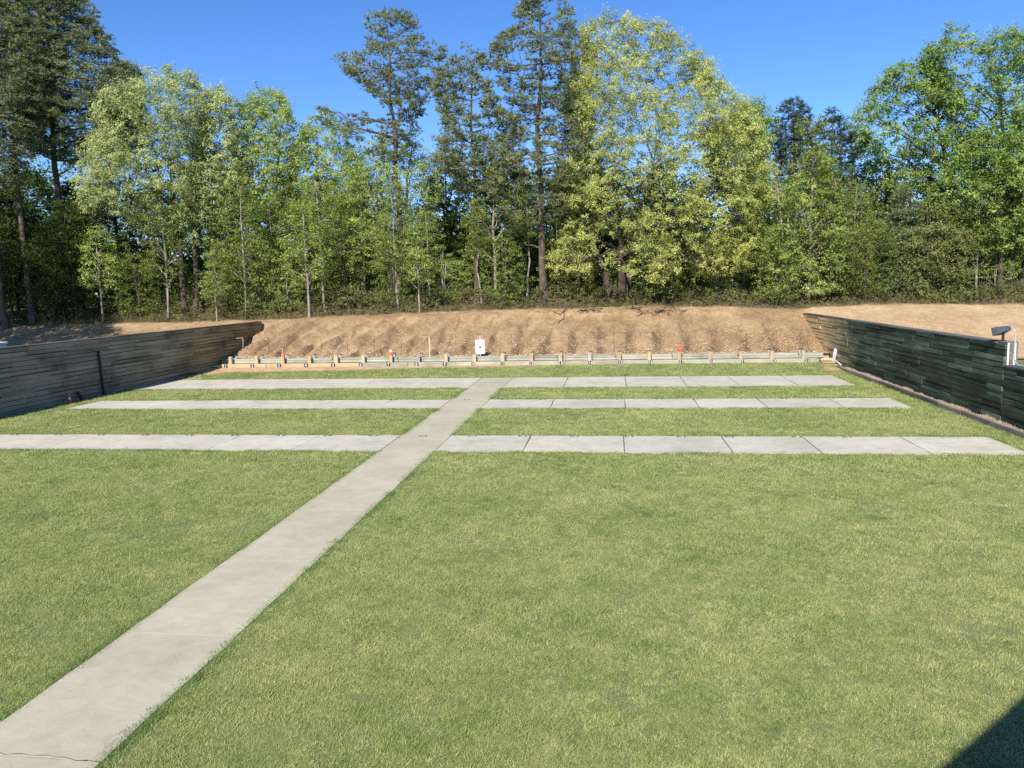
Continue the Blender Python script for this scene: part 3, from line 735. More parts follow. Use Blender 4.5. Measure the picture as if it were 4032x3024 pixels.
# ------------------------------------------------------------------ observation tower the photo was taken from (behind the lens; its roof casts the corner shadow)
tw = empty('watch_tower', (5.5, -2.0, 0)); tag(tw, 'timber observation tower at the near end of the lawn', 'tower')
OC, AP = (6.20, -3.05), 4.6
octo = [(OC[0]+AP/math.cos(math.pi/8)*math.cos(math.pi/8+k*math.pi/4), OC[1]+AP/math.cos(math.pi/8)*math.sin(math.pi/8+k*math.pi/4)) for k in range(8)]
mb = MB(); mb.prism(octo, 8.85, 9.0)
b0 = len(mb.v); mb.v += [(x, y, 9.004) for x, y in octo] + [(OC[0], OC[1], 10.4)]
for k in range(8): mb.f.append((b0+k, b0+(k+1) % 8, b0+8)); mb.t.append(0.5)
place(mb.build('roof', M['roof']), tw)
mb = MB(); mb.box(-1.6, 8.6, -5.0, 0.75, 4.28, 4.42); place(mb.build('deck', M['towerwood']), tw)
for X, Y in ((-1.4, -4.8), (-1.4, 0.5), (3.3, -4.8), (3.3, 0.5), (8.4, -4.8), (8.4, 0.5)):
    mb = MB(); mb.box(X-0.1, X+0.1, Y-0.1, Y+0.1, -0.1, 8.85 if X > 0 else 4.27); place(mb.build('post', M['towerwood']), tw)
mb = MB(); mb.box(-1.6, 8.6, 0.64, 0.74, 5.28, 5.36); mb.box(-1.6, 8.6, 0.66, 0.72, 4.85, 4.93); place(mb.build('railing', M['towerwood']), tw)
# ------------------------------------------------------------------ grass (countless tufts, one stuff object per kind)
tufts = []
hid = bpy.data.collections.new('tuft_sources')
for k in range(4):
    rg = np.random.default_rng(100+k); nb = 26
    gx = rg.normal(0, 0.045, nb); gy = rg.normal(0, 0.045, nb)
    V, F = blades(gx, gy, np.zeros(nb)-0.004, rg.uniform(0.018, 0.05, nb), rg.uniform(0.0028, 0.0055, nb), 0.030, rg)
    me = bpy.data.meshes.new('tuft'); me.from_pydata(V.tolist(), [], F.tolist()); me.materials.append(M['blade'])
    tufts.append(me)
def tuft_set(mat, nm):
    c = bpy.data.collections.new(nm)
    for me in tufts:
        m2 = me.copy(); m2.materials.clear(); m2.materials.append(mat)
        o = bpy.data.objects.new('grass_tuft', m2); c.objects.link(o)
    return c
def scatter(name, P, sc, coll):
    me = bpy.data.meshes.new(name)
    me.vertices.add(len(P)); me.vertices.foreach_set('co', np.asarray(P, np.float32).ravel())
    a = me.attributes.new('sc', 'FLOAT', 'POINT'); a.data.foreach_set('value', np.asarray(sc, np.float32))
    o = bpy.data.objects.new(name, me); COL.objects.link(o)
    ng = bpy.data.node_groups.new(name, 'GeometryNodeTree')
    ng.interface.new_socket('Geometry', in_out='INPUT', socket_type='NodeSocketGeometry')
    ng.interface.new_socket('Geometry', in_out='OUTPUT', socket_type='NodeSocketGeometry')
    N = ng.nodes; L = ng.links
    gi = N.new('NodeGroupInput'); go = N.new('NodeGroupOutput')
    ci = N.new('GeometryNodeCollectionInfo'); ci.inputs['Collection'].default_value = coll
    ci.inputs['Separate Children'].default_value = True; ci.inputs['Reset Children'].default_value = True
    ip = N.new('GeometryNodeInstanceOnPoints'); ip.inputs['Pick Instance'].default_value = True
    rv = N.new('FunctionNodeRandomValue'); rv.data_type = 'FLOAT_VECTOR'
    rv.inputs[0].default_value = (-0.12, -0.12, 0); rv.inputs[1].default_value = (0.12, 0.12, 6.283)
    na = N.new('GeometryNodeInputNamedAttribute'); na.data_type = 'FLOAT'; na.inputs['Name'].default_value = 'sc'
    L.new(gi.outputs[0], ip.inputs['Points']); L.new(ci.outputs[0], ip.inputs['Instance'])
    L.new(rv.outputs[0], ip.inputs['Rotation']); L.new(na.outputs['Attribute'], ip.inputs['Scale'])
    L.new(ip.outputs[0], go.inputs[0])
    md = o.modifiers.new('scatter', 'NODES'); md.node_group = ng
    return o
def on_slab(x, y, m=0.0):
    h = (x > PX0+m) & (x < PX1-m) & (y < 50.5-m)
    for (y0, y1), lx, rx in zip(rows, (-30.3, -29.3, -30.9), (13.97, 13.9, 13.75)):
        h |= (y > y0+m) & (y < y1-m) & (x > lx+m) & (x < rx-m)
    return h
def in_view(x, y, pad=1.0):
    d0 = x*CAMF[0]+y*CAMF[1]-6*CAMF[2]; r0 = x*CAMR[0]+y*CAMR[1]-6*CAMR[2]
    return np.abs(r0) < d0*0.68+pad
P = []; S = []
for y0, y1, dens, s0 in ((8.0, 12, 420, 1.0), (12, 17, 330, 1.1), (17, 24, 210, 1.3), (24, 34, 110, 1.7), (34, 46, 60, 2.1), (46, 56.3, 42, 2.3)):
    area = 45.6*(y1-y0); n = int(area*dens)
    x = rng.uniform(-30.9, 15.0, n); y = rng.uniform(y0, y1, n)
    k = in_view(x, y) & ~on_slab(x, y, 0.015)
    dd = dirt_at(x, y)+0.25*fbm(x*1.5, y*1.5, 91)
    k &= rng.uniform(0, 1, n) > np.clip(dd*1.3, 0, 1)
    # thin, patchy sward
    pat = fbm(x*0.9, y*0.9, 93)+0.6*fbm(x*4.1, y*4.1, 95)
    k &= rng.uniform(0, 1, n) < np.clip(0.74+1.1*pat, 0.12, 1)
    x = x[k]; y = y[k]
    P.append(np.stack([x, y, lawn_z(x, y)], -1)); S.append(s0*rng.uniform(0.65, 1.3, len(x))*(1+0.9*np.clip(fbm(x*1.1, y*1.1, 97), -0.3, 0.5)))
P = np.concatenate(P); S = np.concatenate(S)
tag(scatter('grass', P, S, tuft_set(M['blade'], 'lawn_tufts')), kind='stuff')
# ranker dark grass along slab edges and in scattered clumps
ex = []; ey = []; es = []
def edge(x0, y0, x1, y1, per_m, s, wob=0.06):
    n = int(math.hypot(x1-x0, y1-y0)*per_m); f = rng.uniform(0, 1, n)
    pm = np.clip(0.5+2.2*fbm((x0+(x1-x0)*f)*0.7, (y0+(y1-y0)*f)*0.7, 61), 0.05, 1)
    k = rng.uniform(0, 1, n) < pm; f = f[k]
    nx, ny = (y1-y0), -(x1-x0); l = math.hypot(nx, ny); o = rng.normal(0, wob, len(f))
    ex.append(x0+(x1-x0)*f+nx/l*o); ey.append(y0+(y1-y0)*f+ny/l*o); es.append(rng.uniform(0.7, 1.3, len(f))*s*(-1 if s < 1 else 1))
edge(PX1+0.05, 8, PX1+0.05, 27.3, 80, 1.35); edge(PX0-0.04, 8, PX0-0.04, 27.3, 60, 1.15)
for a, b in ((30.6, 37.3), (40.7, 45.2)):
    edge(PX1+0.04, a, PX1+0.04, b, 35, 1.7); edge(PX0-0.04, a, PX0-0.04, b, 35, 1.7)
for (y0, y1), lx, rx in zip(rows, (-30.3, -29.3, -30.9), (13.97, 13.9, 13.75)):
    for a, b in ((lx, PX0), (PX1, rx)):
        edge(a, y0-0.03, b, y0-0.03, 38, 1.8, 0.07); edge(a, y1+0.05, b, y1+0.05, 30, 1.7, 0.06)
    edge(rx+0.06, y0, rx+0.06, y1, 25, 1.6)
for J, (y0, y1) in zip(right_joints, rows):
    for xj in J[1:-1]: edge(xj, y0, xj, y1, 14, 0.8, 0.012)
edge(14.95, 20, 14.95, 53, 20, 1.8, 0.12)
for q in range(170):
    yy = 8.5+46*rng.uniform()**1.3; xx = rng.uniform(-30, 14.8)
    m = int(rng.integers(5, 22)); ex.append(xx+rng.normal(0, 0.16+0.004*yy, m)); ey.append(yy+rng.normal(0, 0.16+0.002*yy, m)); es.append(rng.uniform(0.9, 1.5, m)*(1+yy/60))
ex = np.concatenate(ex); ey = np.concatenate(ey); es = np.concatenate(es)
k = in_view(ex, ey) & (~on_slab(ex, ey, 0.05) | (es < 0)); ex, ey, es = ex[k], ey[k], np.abs(es[k])
tag(scatter('rank_grass', np.stack([ex, ey, lawn_z(ex, ey)], -1), es, tuft_set(M['edge_blade'], 'edge_tufts')), kind='stuff')

# ------------------------------------------------------------------ trees
def tube_np(pts, rad, n):
    pts = np.asarray(pts, float); rad = np.asarray(rad, float); m = len(pts)
    d = np.gradient(pts, axis=0); d /= np.linalg.norm(d, axis=1, keepdims=True)+1e-9
    a = np.where(np.abs(d[:, 2:3]) < 0.9, np.array([[0, 0, 1.0]]), np.array([[1.0, 0, 0]]))
    u = np.cross(d, a); u /= np.linalg.norm(u, axis=1, keepdims=True)+1e-9; v = np.cross(d, u)
    t = 2*np.pi*np.arange(n)/n
    V = pts[:, None]+(u[:, None]*np.cos(t)[None, :, None]+v[:, None]*np.sin(t)[None, :, None])*rad[:, None, None]
    i = np.arange(m-1)[:, None]*n; k = np.arange(n)[None]
    F = np.stack([i+k, i+(k+1) % n, i+n+(k+1) % n, i+n+k], -1).reshape(-1, 4)
    return V.reshape(-1, 3), F
class Tubes:
    def __init__(s): s.V = []; s.F = []; s.b = 0
    def add(s, pts, rad, n=6):
        V, F = tube_np(pts, rad, n); s.V.append(V); s.F.append(F+s.b); s.b += len(V)
    def build(s, name, mat, parent):
        return mesh_np(name, np.concatenate(s.V), np.concatenate(s.F), mat, parent, smooth=True)

def curve(a, b, bend, k, rg, wob=0.03):
    a = np.asarray(a, float); b = np.asarray(b, float); L = np.linalg.norm(b-a)
    f = np.linspace(0, 1, k)[:, None]
    m = (a+b)/2+np.asarray(bend, float)
    p = (1-f)**2*a+2*f*(1-f)*m+f**2*b
    p[1:-1] += rg.normal(0, wob*L, (k-2, 3)) if k > 2 else 0
    return p

def leaf_cards(C, rad, per, size, rg, flat=0.6, droop=0.0):
    """C cluster centres, rad cluster radii -> rhombic leaf faces"""
    n = len(C)*per
    c = np.repeat(C, per, 0); r = np.repeat(rad, per)
    K = 7                                                        # twiglets of one spray
    tw = rg.normal(0, 1, (len(C), K, 3)); tw[:, :, 2] = tw[:, :, 2]*flat+0.12; tw /= np.linalg.norm(tw, axis=2, keepdims=True)+1e-9
    tw *= rg.uniform(0.55, 1.25, (len(C), K, 1))
    o = tw[np.repeat(np.arange(len(C)), per), rg.integers(0, K, n)]
    f = (rg.uniform(0, 1, n)**0.6)[:, None]
    o = o*f+rg.normal(0, 0.13, (n, 3)); o[:, 2] -= droop*f[:, 0]**2*0.3
    p = c+o*r[:, None]
    # facing: outwards and up, loosely
    nrm = o*0.8+rg.normal(0, 0.45, (n, 3))+np.array([0, -0.35, 0.6]); nrm /= np.linalg.norm(nrm, axis=1, keepdims=True)+1e-9
    a = rg.normal(0, 1, (n, 3)); a[:, 2] -= droop; a -= (a*nrm).sum(1, keepdims=True)*nrm; a /= np.linalg.norm(a, axis=1, keepdims=True)+1e-9
    b = np.cross(nrm, a)
    L = size*rg.uniform(0.55, 1.3, n)[:, None]; W = L*rg.uniform(0.45, 0.7, n)[:, None]
    V = np.stack([p-a*L*0.5, p+b*W*0.5-nrm*L*0.06, p+a*L*0.5, p-b*W*0.5-nrm*L*0.06], 1).reshape(-1, 3)
    F = np.arange(4*n).reshape(-1, 4)
    tint = np.clip(np.repeat(rg.normal(0.5, 0.16, len(C)), per)+rg.normal(0, 0.24, n), 0, 1)
    return V, F, tint
def needle_tufts(C, rad, per, ndl, length, rg, flat=0.45):
    n = len(C)*per
    c = np.repeat(C, per, 0); r = np.repeat(rad, per)
    o = rg.normal(0, 1, (n, 3)); o /= np.linalg.norm(o, axis=1, keepdims=True)+1e-9
    o *= (rg.uniform(0, 1, n)**0.5)[:, None]; o[:, 2] *= flat
    p = np.repeat(c+o*r[:, None], ndl, 0); m = n*ndl
    d = rg.normal(0, 1, (m, 3)); d[:, 2] = np.abs(d[:, 2])*0.8+0.15; d += np.repeat(o, ndl, 0)*0.8
    d /= np.linalg.norm(d, axis=1, keepdims=True)+1e-9
    s = np.cross(d, rg.normal(0, 1, (m, 3))); s /= np.linalg.norm(s, axis=1, keepdims=True)+1e-9
    L = length*rg.uniform(0.7, 1.25, m)[:, None]; W = 0.032
    V = np.stack([p-s*W, p+s*W, p+d*L], 1).reshape(-1, 3)
    F = np.arange(3*m).reshape(-1, 3)
    tint = np.clip(np.repeat(rg.normal(0.48, 0.17, n), ndl)+rg.normal(0, 0.1, m), 0, 1)
    return V, F, tint

def inside_poly(x, z, poly):
    px = np.asarray(poly)[:, 0]; pz = np.asarray(poly)[:, 1]; n = len(px); c = np.zeros(len(x), bool); j = n-1
    for i in range(n):
        hit = ((pz[i] > z) != (pz[j] > z)) & (x < (px[j]-px[i])*(z-pz[i])/(pz[j]-pz[i]+1e-12)+px[i])
        c ^= hit; j = i
    return c

def make_tree(name, label, base, poly, seed, bark, leafm, kind='leaf', ncl=220, per=60, leaf=0.26, crad=0.85, tr=0.28, nlimb=14,
              stems=1, depth=0.85, lean=0.0, gap=0.0, ttop=0.93, group=None, limb_k=0.42, flat=0.6, flare=1.0, front=0.0, extra=(), spread=0.35, cat='tree', vis=1.0):
    """base (x,y,z); poly: crown silhouette as (dx, dz) metres from the base. The crown is a volume as deep as it is wide."""
    rg = np.random.default_rng(seed)
    base = np.asarray(base, float); poly = np.asarray(poly, float)
    x0, x1 = poly[:, 0].min(), poly[:, 0].max(); z0, z1 = poly[:, 1].min(), poly[:, 1].max()
    C = np.zeros((0, 3))
    # width of the silhouette at each height gives the crown's depth there
    zs = np.linspace(z0, z1, 40); wl = np.full(40, np.nan); wr = np.full(40, np.nan); xx = np.linspace(x0, x1, 160)
    for i, z in enumerate(zs):
        k = inside_poly(xx, np.full(160, z), poly)
        if k.any(): wl[i] = xx[k].min(); wr[i] = xx[k].max()
    ok = ~np.isnan(wl); wl = np.interp(zs, zs[ok], wl[ok]); wr = np.interp(zs, zs[ok], wr[ok])
    while len(C) < ncl:
        x = rg.uniform(x0, x1, 3000); z = rg.uniform(z0, z1, 3000)
        k = inside_poly(x, z, poly); x = x[k]; z = z[k]
        l = np.interp(z, zs, wl); r = np.interp(z, zs, wr); hw = (r-l)/2+0.01; u = np.clip((x-(l+r)/2)/hw, -1, 1)
        y = rg.uniform(-1, 1, len(x))*np.sqrt(1-u**2*0.92)*hw*depth
        R = np.sqrt(u**2+(y/(hw*depth+0.01))**2)
        k = rg.uniform(0, 1, len(x)) < np.clip(0.18+0.95*R**1.6, 0, 1)        # foliage mostly towards the light
        if gap > 0: k &= (vnoise(x*(0.34 if kind == 'needle' else 0.42)+seed, z*(0.85 if kind == 'needle' else 0.55)+0.15*y, seed)+0.35*vnoise(x*1.1, z*1.3+y, seed+3)) > gap
        C = np.concatenate([C, np.stack([x, y-front*np.abs(y)*0, z], -1)[k]])
    C = C[:ncl]
    if len(extra): C = np.concatenate([C, np.array([at(*e)-base for e in extra])])
    root = empty(name, base)
    tag(root, label, cat, group)
    T = Tubes()
    H = z1*ttop
    cxm = float(np.interp(z1*0.6, zs, (wl+wr)/2))
    trunks = []
    for s in range(stems):
        a = 2*np.pi*s/stems+rg.uniform(0, 1); off = np.array([np.cos(a), np.sin(a)*0.6])*(0.0 if stems == 1 else tr*1.5)
        k = 9; f = np.linspace(0, 1, k)
        tx = off[0]+(cxm*lean+ (off[0]*spread*z1*0.5/(tr*1.5) if stems > 1 else 0))*f**1.4; ty = off[1]+(off[1]*spread*z1*0.4/(tr*1.5) if stems > 1 else 0)*f**1.4
        hs = H*(1.0 if s == 0 else rg.uniform(0.72, 0.95))
        tx = tx+np.concatenate([[0], np.cumsum(rg.normal(0, 0.012*H, k-1))*0.6]); ty = ty+np.concatenate([[0], np.cumsum(rg.normal(0, 0.01*H, k-1))*0.6])
        pts = np.stack([tx, ty, -0.4+(hs+0.4)*f], -1)
        rad = tr*(1-f)**0.75*0.92+0.03; rad[0] *= 1.35*flare
        T.add(pts, rad, 9); trunks.append((pts, rad))
    TP = np.concatenate([np.stack([np.interp(np.linspace(0, 1, 40), np.linspace(0, 1, 9), p[:, j]) for j in range(3)], -1) for p, r in trunks])
    TR = np.concatenate([np.interp(np.linspace(0, 1, 40), np.linspace(0, 1, 9), r) for p, r in trunks])
    # limbs reach a spread of far clusters (farthest-point choice)
    hd = np.linalg.norm(C[:, :2]-cxm*0, axis=1)
    idx = [int(np.argmax(C[:, 2]))]; D = np.full(len(C), 1e9)
    for _ in range(nlimb-1):
        D = np.minimum(D, np.linalg.norm((C-C[idx[-1]])*np.array([1, 1, 1.3]), axis=1)); idx.append(int(np.argmax(D)))
    LP = []; LR = []
    slope = 0.16 if kind == 'needle' else 0.62
    for i in idx:
        e = C[i]*np.array([0.96, 0.96, 1.0])
        hz = np.linalg.norm(e[:2]-TP[:, :2], axis=1)
        want = e[2]-slope*hz-0.3
        cost = np.abs(TP[:, 2]-np.clip(want, 0.16*z1 if kind == 'leaf' else z0*0.92, H))+0.25*hz
        j = int(np.argmin(cost)); a = TP[j]; L = np.linalg.norm(e-a)
        if L < 0.4: continue
        bend = np.array([0, 0, (-0.06 if kind == 'needle' else 0.10)*L])+rg.normal(0, 0.05*L, 3)
        p = curve(a, e, bend, 8, rg, 0.018)
        r = max(0.02, min(TR[j]*0.62, limb_k*0.045*L**0.9+0.02))*np.linspace(1, 0.16, 8)
        T.add(p, r, 6)
        q = np.stack([np.interp(np.linspace(0.2, 1, 14), np.linspace(0, 1, 8), p[:, m]) for m in range(3)], -1)
        LP.append(q); LR.append(np.interp(np.linspace(0.2, 1, 14), np.linspace(0, 1, 8), r))
    LP = np.concatenate(LP+[TP[12:]]); LR = np.concatenate(LR+[TR[12:]*0.5])
    for c in C:                                                     # a twig to every cluster
        v = c-LP; d = np.linalg.norm(v, axis=1)+np.where(v[:, 2] < 0, 0.8*np.abs(v[:, 2]), 0)
        j = int(np.argmin(d)); L = np.linalg.norm(c-LP[j])
        if L < 0.25: continue
        T.add(curve(LP[j], c, (0, 0, 0.06*L), 4, rg, 0.05), np.linspace(max(0.012, min(0.05, LR[j]*0.6)), 0.008, 4), 4)
    T.build('trunk', bark, root)
    rad = crad*rg.uniform(0.6, 1.35, len(C))
    if kind == 'leaf': V, F, tint = leaf_cards(C, rad, per, leaf, rg, flat)
    else: V, F, tint = needle_tufts(C, rad, per, 7, leaf, rg, flat)
    mesh_np('crown', V, F, leafm, root, tint)
    return root

def hero(name, label, bpx, Y, polypx, seed, bark, leafm, **kw):
    if kw.get('kind') == 'needle': kw['ncl'] = int(kw['ncl']*1.5); kw['gap'] = kw.get('gap', 0)*1.08
    else: kw['ncl'] = int(kw['ncl']*2.1); kw['gap'] = kw.get('gap', 0)*kw.pop('gk', 0.72); fi = kw.pop('fine', 0.85); kw['per'] = int(kw['per']*1.45/fi**1.8); kw['leaf'] = kw['leaf']*0.72*fi; kw['crad'] = kw.get('crad', 0.85)*0.95
    """the crown's outline as seen in the photo, carried out to its own distance Y"""
    bx_, by_ = at(bpx, 640, Y)[0], Y
    bz = floor_z(bx_, by_)
    poly = [(at(x, y, Y)[0]-bx_, at(x, y, Y)[2]-bz) for x, y in polypx]
    return make_tree(name, label, (bx_, by_, bz), poly, seed, bark, leafm, **kw)

ND = dict(kind='needle', crad=0.62, per=12, leaf=0.34, limb_k=0.55, flat=0.5, depth=0.9)
# the tall pines
hero('pine_tree', 'tall pine with a wide left bough, second skyline pine left of the target board', 882, 72, [(858,15),(900,45),(905,95),(958,100),(962,130),(930,205),(900,255),(880,380),(840,365),(760,300),(688,268),(690,238),(850,235),(795,200),(732,140),(750,125),(800,135),(788,50)], 11, M['bark_pine'], M['needle'], ncl=250, tr=0.30, nlimb=30, gap=0.40, **ND)
hero('pine_tree', 'slimmer pine straight behind the white target board', 1028, 71, [(1015,92),(1050,130),(1062,200),(1115,265),(1125,340),(1050,425),(985,410),(930,340),(962,280),(932,180),(965,130)], 12, M['bark_pine'], M['needle'], ncl=270, tr=0.25, nlimb=28, gap=0.32, **ND)
hero('pine_tree', 'tallest middle pine whose top meets the picture edge, beside the yellow green oak', 1178, 70, [(1150,-25),(1225,8),(1250,80),(1240,200),(1272,330),(1232,460),(1090,520),(1060,430),(1040,350),(1110,300),(1090,210),(1050,130),(1100,60)], 13, M['bark_pine'], M['needle'], ncl=430, tr=0.36, nlimb=38, gap=0.24, **ND)
hero('pine_tree', 'narrow dark pine half hidden behind the left side of the yellow green oak', 1232, 79, [(1265,70),(1290,150),(1280,300),(1260,430),(1195,430),(1215,250),(1240,120)], 14, M['bark_pine'], M['needle'], ncl=200, tr=0.28, nlimb=20, gap=0.2, **ND)
hero('pine_tree', 'distant dark pine with a pointed top in the gap right of the oak', 1712, 96, [(1712,198),(1745,240),(1752,320),(1735,440),(1685,440),(1662,300),(1688,230)], 15, M['bark_pine'], M['needle_dark'], ncl=240, tr=0.3, nlimb=22, gap=0.15, **ND)
hero('pine_tree', 'distant dark round topped pine beside the pointed one, left of the right hand oaks', 1795, 94, [(1795,238),(1825,260),(1868,318),(1850,350),(1855,470),(1760,490),(1735,380),(1760,265)], 16, M['bark_pine'], M['needle_dark'], ncl=280, tr=0.3, nlimb=24, gap=0.18, **ND)
hero('pine_tree', 'thick trunked big pine filling the upper left corner', 125, 71, [(110,-60),(180,-10),(215,70),(255,130),(292,180),(265,260),(190,360),(70,330),(20,170),(40,0)], 17, M['bark_pine'], M['needle'], ncl=900, tr=0.42, nlimb=44, gap=0.08, **ND)
hero('pine_tree', 'pine with bare lower trunk just left of the thick trunked corner pine', 66, 68, [(40,-70),(120,-30),(130,110),(120,250),(0,330),(-60,200),(-40,0)], 18, M['bark_pine'], M['needle'], ncl=620, tr=0.30, nlimb=34, gap=0.10, **ND)
hero('pine_tree', 'leftmost pine, cut by the left picture edge', 6, 66, [(-10,-40),(60,80),(80,250),(40,400),(-70,420),(-90,100)], 19, M['bark_pine'], M['needle'], ncl=420, tr=0.26, nlimb=26, gap=0.10, **ND)
hero('pine_tree', 'soft young pine low between the bright sapling and the right oaks', 1960, 70.5, [(1950,395),(1985,480),(2005,650),(1900,650),(1918,480)], 20, M['bark_pine'], M['needle'], kind='needle', ncl=130, per=16, leaf=0.34, crad=0.7, tr=0.10, nlimb=16, flat=0.5)
# the broadleaves
hero('oak_tree', 'large spreading yellow green oak in the middle right, taller than its neighbours', 1340, 71, [(1250,60),(1300,38),(1335,22),(1372,50),(1395,60),(1440,52),(1470,90),(1535,130),(1572,190),(1622,225),(1645,300),(1668,420),(1640,520),(1612,592),(1500,600),(1468,500),(1446,612),(1385,605),(1352,510),(1290,505),(1268,592),(1192,600),(1178,560),(1232,480),(1190,400),(1245,330),(1225,200),(1260,170)], 31, M['bark_dark'], M['leaf_yellow'], ncl=1050, per=46, leaf=0.27, crad=0.8, tr=0.42, nlimb=64, stems=3, gap=0.36, gk=0.78, fine=0.76, limb_k=0.85, ttop=0.52, depth=0.72, spread=0.30, extra=[(px, py, Y) for px, py, Y in [(1215+i*9.5, 572+(i*37 % 34), 61.7+(i*53 % 17)*0.1) for i in range(27)] if not (1285 < px < 1320) and int(px*7) % 3]+[(1290+i*13, 540+(i*31 % 40), 64.5+(i % 5)*0.4) for i in range(14)])
hero('oak_tree', 'broad silver green oak right beside the dark corner pines', 408, 70, [(375,150),(412,160),(440,200),(447,260),(430,330),(440,420),(430,470),(380,522),(310,500),(250,452),(200,470),(185,400),(200,330),(220,270),(238,200),(290,188),(335,150)], 32, M['bark_dark'], M['leaf_silver'], ncl=500, per=52, leaf=0.26, tr=0.30, nlimb=26, stems=2, gap=0.20, ttop=0.7, spread=0.1)
hero('oak_tree', 'narrow silver green oak with a pointed top, right neighbour of the broad silver one', 432, 71.5, [(470,178),(500,220),(512,300),(520,400),(500,475),(440,545),(365,545),(368,480),(410,420),(430,300),(440,220)], 33, M['bark_dark'], M['leaf_silver'], ncl=330, per=52, leaf=0.26, tr=0.26, nlimb=20, gap=0.16, ttop=0.75)
hero('maple_tree', 'light green flat topped tree between the silver oaks and the second pine', 582, 74, [(565,192),(612,205),(628,260),(632,340),(622,430),(600,482),(530,482),(505,400),(510,300),(522,225)], 34, M['bark_pale'], M['leaf_green'], ncl=240, per=50, leaf=0.27, tr=0.22, nlimb=18, stems=2, gap=0.30, spread=0.12)
hero('maple_tree', 'rounded fresh green tree under the long left bough of the second pine', 668, 76, [(700,233),(750,290),(800,400),(770,522),(640,540),(608,450),(620,350),(650,280)], 35, M['bark_pale'], M['leaf_green'], ncl=280, per=48, leaf=0.27, tr=0.22, nlimb=18, stems=2, gap=0.33, spread=0.12)
hero('birch_tree', 'pale limbed open tree crossing in front of the second pine trunk', 848, 74, [(765,330),(850,275),(900,300),(958,390),(945,530),(800,560),(722,520),(722,420)], 36, M['bark_pale'], M['leaf_green'], ncl=210, per=40, leaf=0.26, tr=0.24, nlimb=16, stems=3, gap=0.36, spread=0.16, limb_k=0.7)
hero('maple_tree', 'bright green tree showing behind the right edge of the yellow green oak', 1610, 80, [(1640,212),(1668,262),(1655,420),(1560,440),(1515,300),(1595,240)], 37, M['bark_dark'], M['leaf_bright'], ncl=220, per=50, leaf=0.28, tr=0.25, nlimb=16, gap=0.25)
hero('birch_tree', 'slender pale stemmed birch like tree with light green leaves right of the oak', 1702, 69.5, [(1728,345),(1752,312),(1790,345),(1815,420),(1838,540),(1800,640),(1660,640),(1655,520),(1690,420)], 38, M['bark_pale'], M['leaf_green'], ncl=190, per=40, leaf=0.25, crad=0.7, tr=0.13, nlimb=22, stems=3, gap=0.38, spread=0.12, flat=0.35)
hero('oak_tree', 'open crowned green oak leaning left, inner one of the two big right hand oaks', 2083, 73, [(2010,108),(2052,170),(2055,300),(2010,420),(1935,430),(1880,365),(1835,262),(1890,190),(1950,130)], 39, M['bark_dark'], M['leaf_bright'], ncl=210, per=44, leaf=0.29, tr=0.30, nlimb=24, gap=0.47, gk=1.0, lean=0.75, stems=1, limb_k=0.7)
hero('oak_tree', 'tallest bright green oak at the right edge with twin dark trunks', 2195, 72, [(2115,42),(2192,68),(2225,100),(2255,300),(2245,440),(2150,420),(2060,350),(2040,250),(1992,120),(2060,50)], 40, M['bark_dark'], M['leaf_bright'], ncl=300, per=44, leaf=0.30, tr=0.30, nlimb=30, stems=2, gap=0.46, gk=1.0, lean=0.5, limb_k=0.7, spread=0.08)
hero('maple_tree', 'low dense bright green tree under the right edge oak', 2160, 70, [(2100,290),(2235,275),(2245,540),(2150,545),(2060,480),(2000,440)], 41, M['bark_dark'], M['leaf_bright'], ncl=230, per=46, leaf=0.30, tr=0.22, nlimb=16, gap=0.36)
hero('dogwood_tree', 'bronze tinged bushy small tree below the right hand oaks', 2025, 69.5, [(2000,430),(2082,460),(2102,585),(2085,655),(1975,655),(1948,540)], 42, M['bark_dark'], M['leaf_brown'], ncl=200, per=46, leaf=0.24, tr=0.11, nlimb=14, stems=2, gap=0.25)
hero('maple_tree', 'small green crown peeping out behind the right side of the corner pines', 268, 79, [(270,122),(302,160),(312,300),(230,360),(208,225)], 43, M['bark_dark'], M['leaf_mid'], ncl=180, per=50, leaf=0.28, tr=0.22, nlimb=14, gap=0.15)

for i, (X, Y, H_) in enumerate(((-59.5, 48.0, 27.0), (-55.0, 38.0, 24.0), (-64.0, 55.0, 26.0), (-53.5, 47.0, 25.0), (-51.0, 41.5, 25.0), (-56.0, 53.5, 27.0))):
    make_tree('pine_tree', 'tall pine beyond the left picture edge whose shade falls over the left bank', (X, Y, 0.2), [(-0.5, H_), (2.5, H_*0.9), (4.2, H_*0.7), (4.0, H_*0.42), (-4.0, H_*0.4), (-4.4, H_*0.7), (-2.5, H_*0.9)], 90+i, M['bark_pine'], M['needle'], kind='needle', ncl=260, per=16, leaf=0.36, tr=0.3, nlimb=24, gap=0.1, flat=0.4, group='shade pines left of the bay')
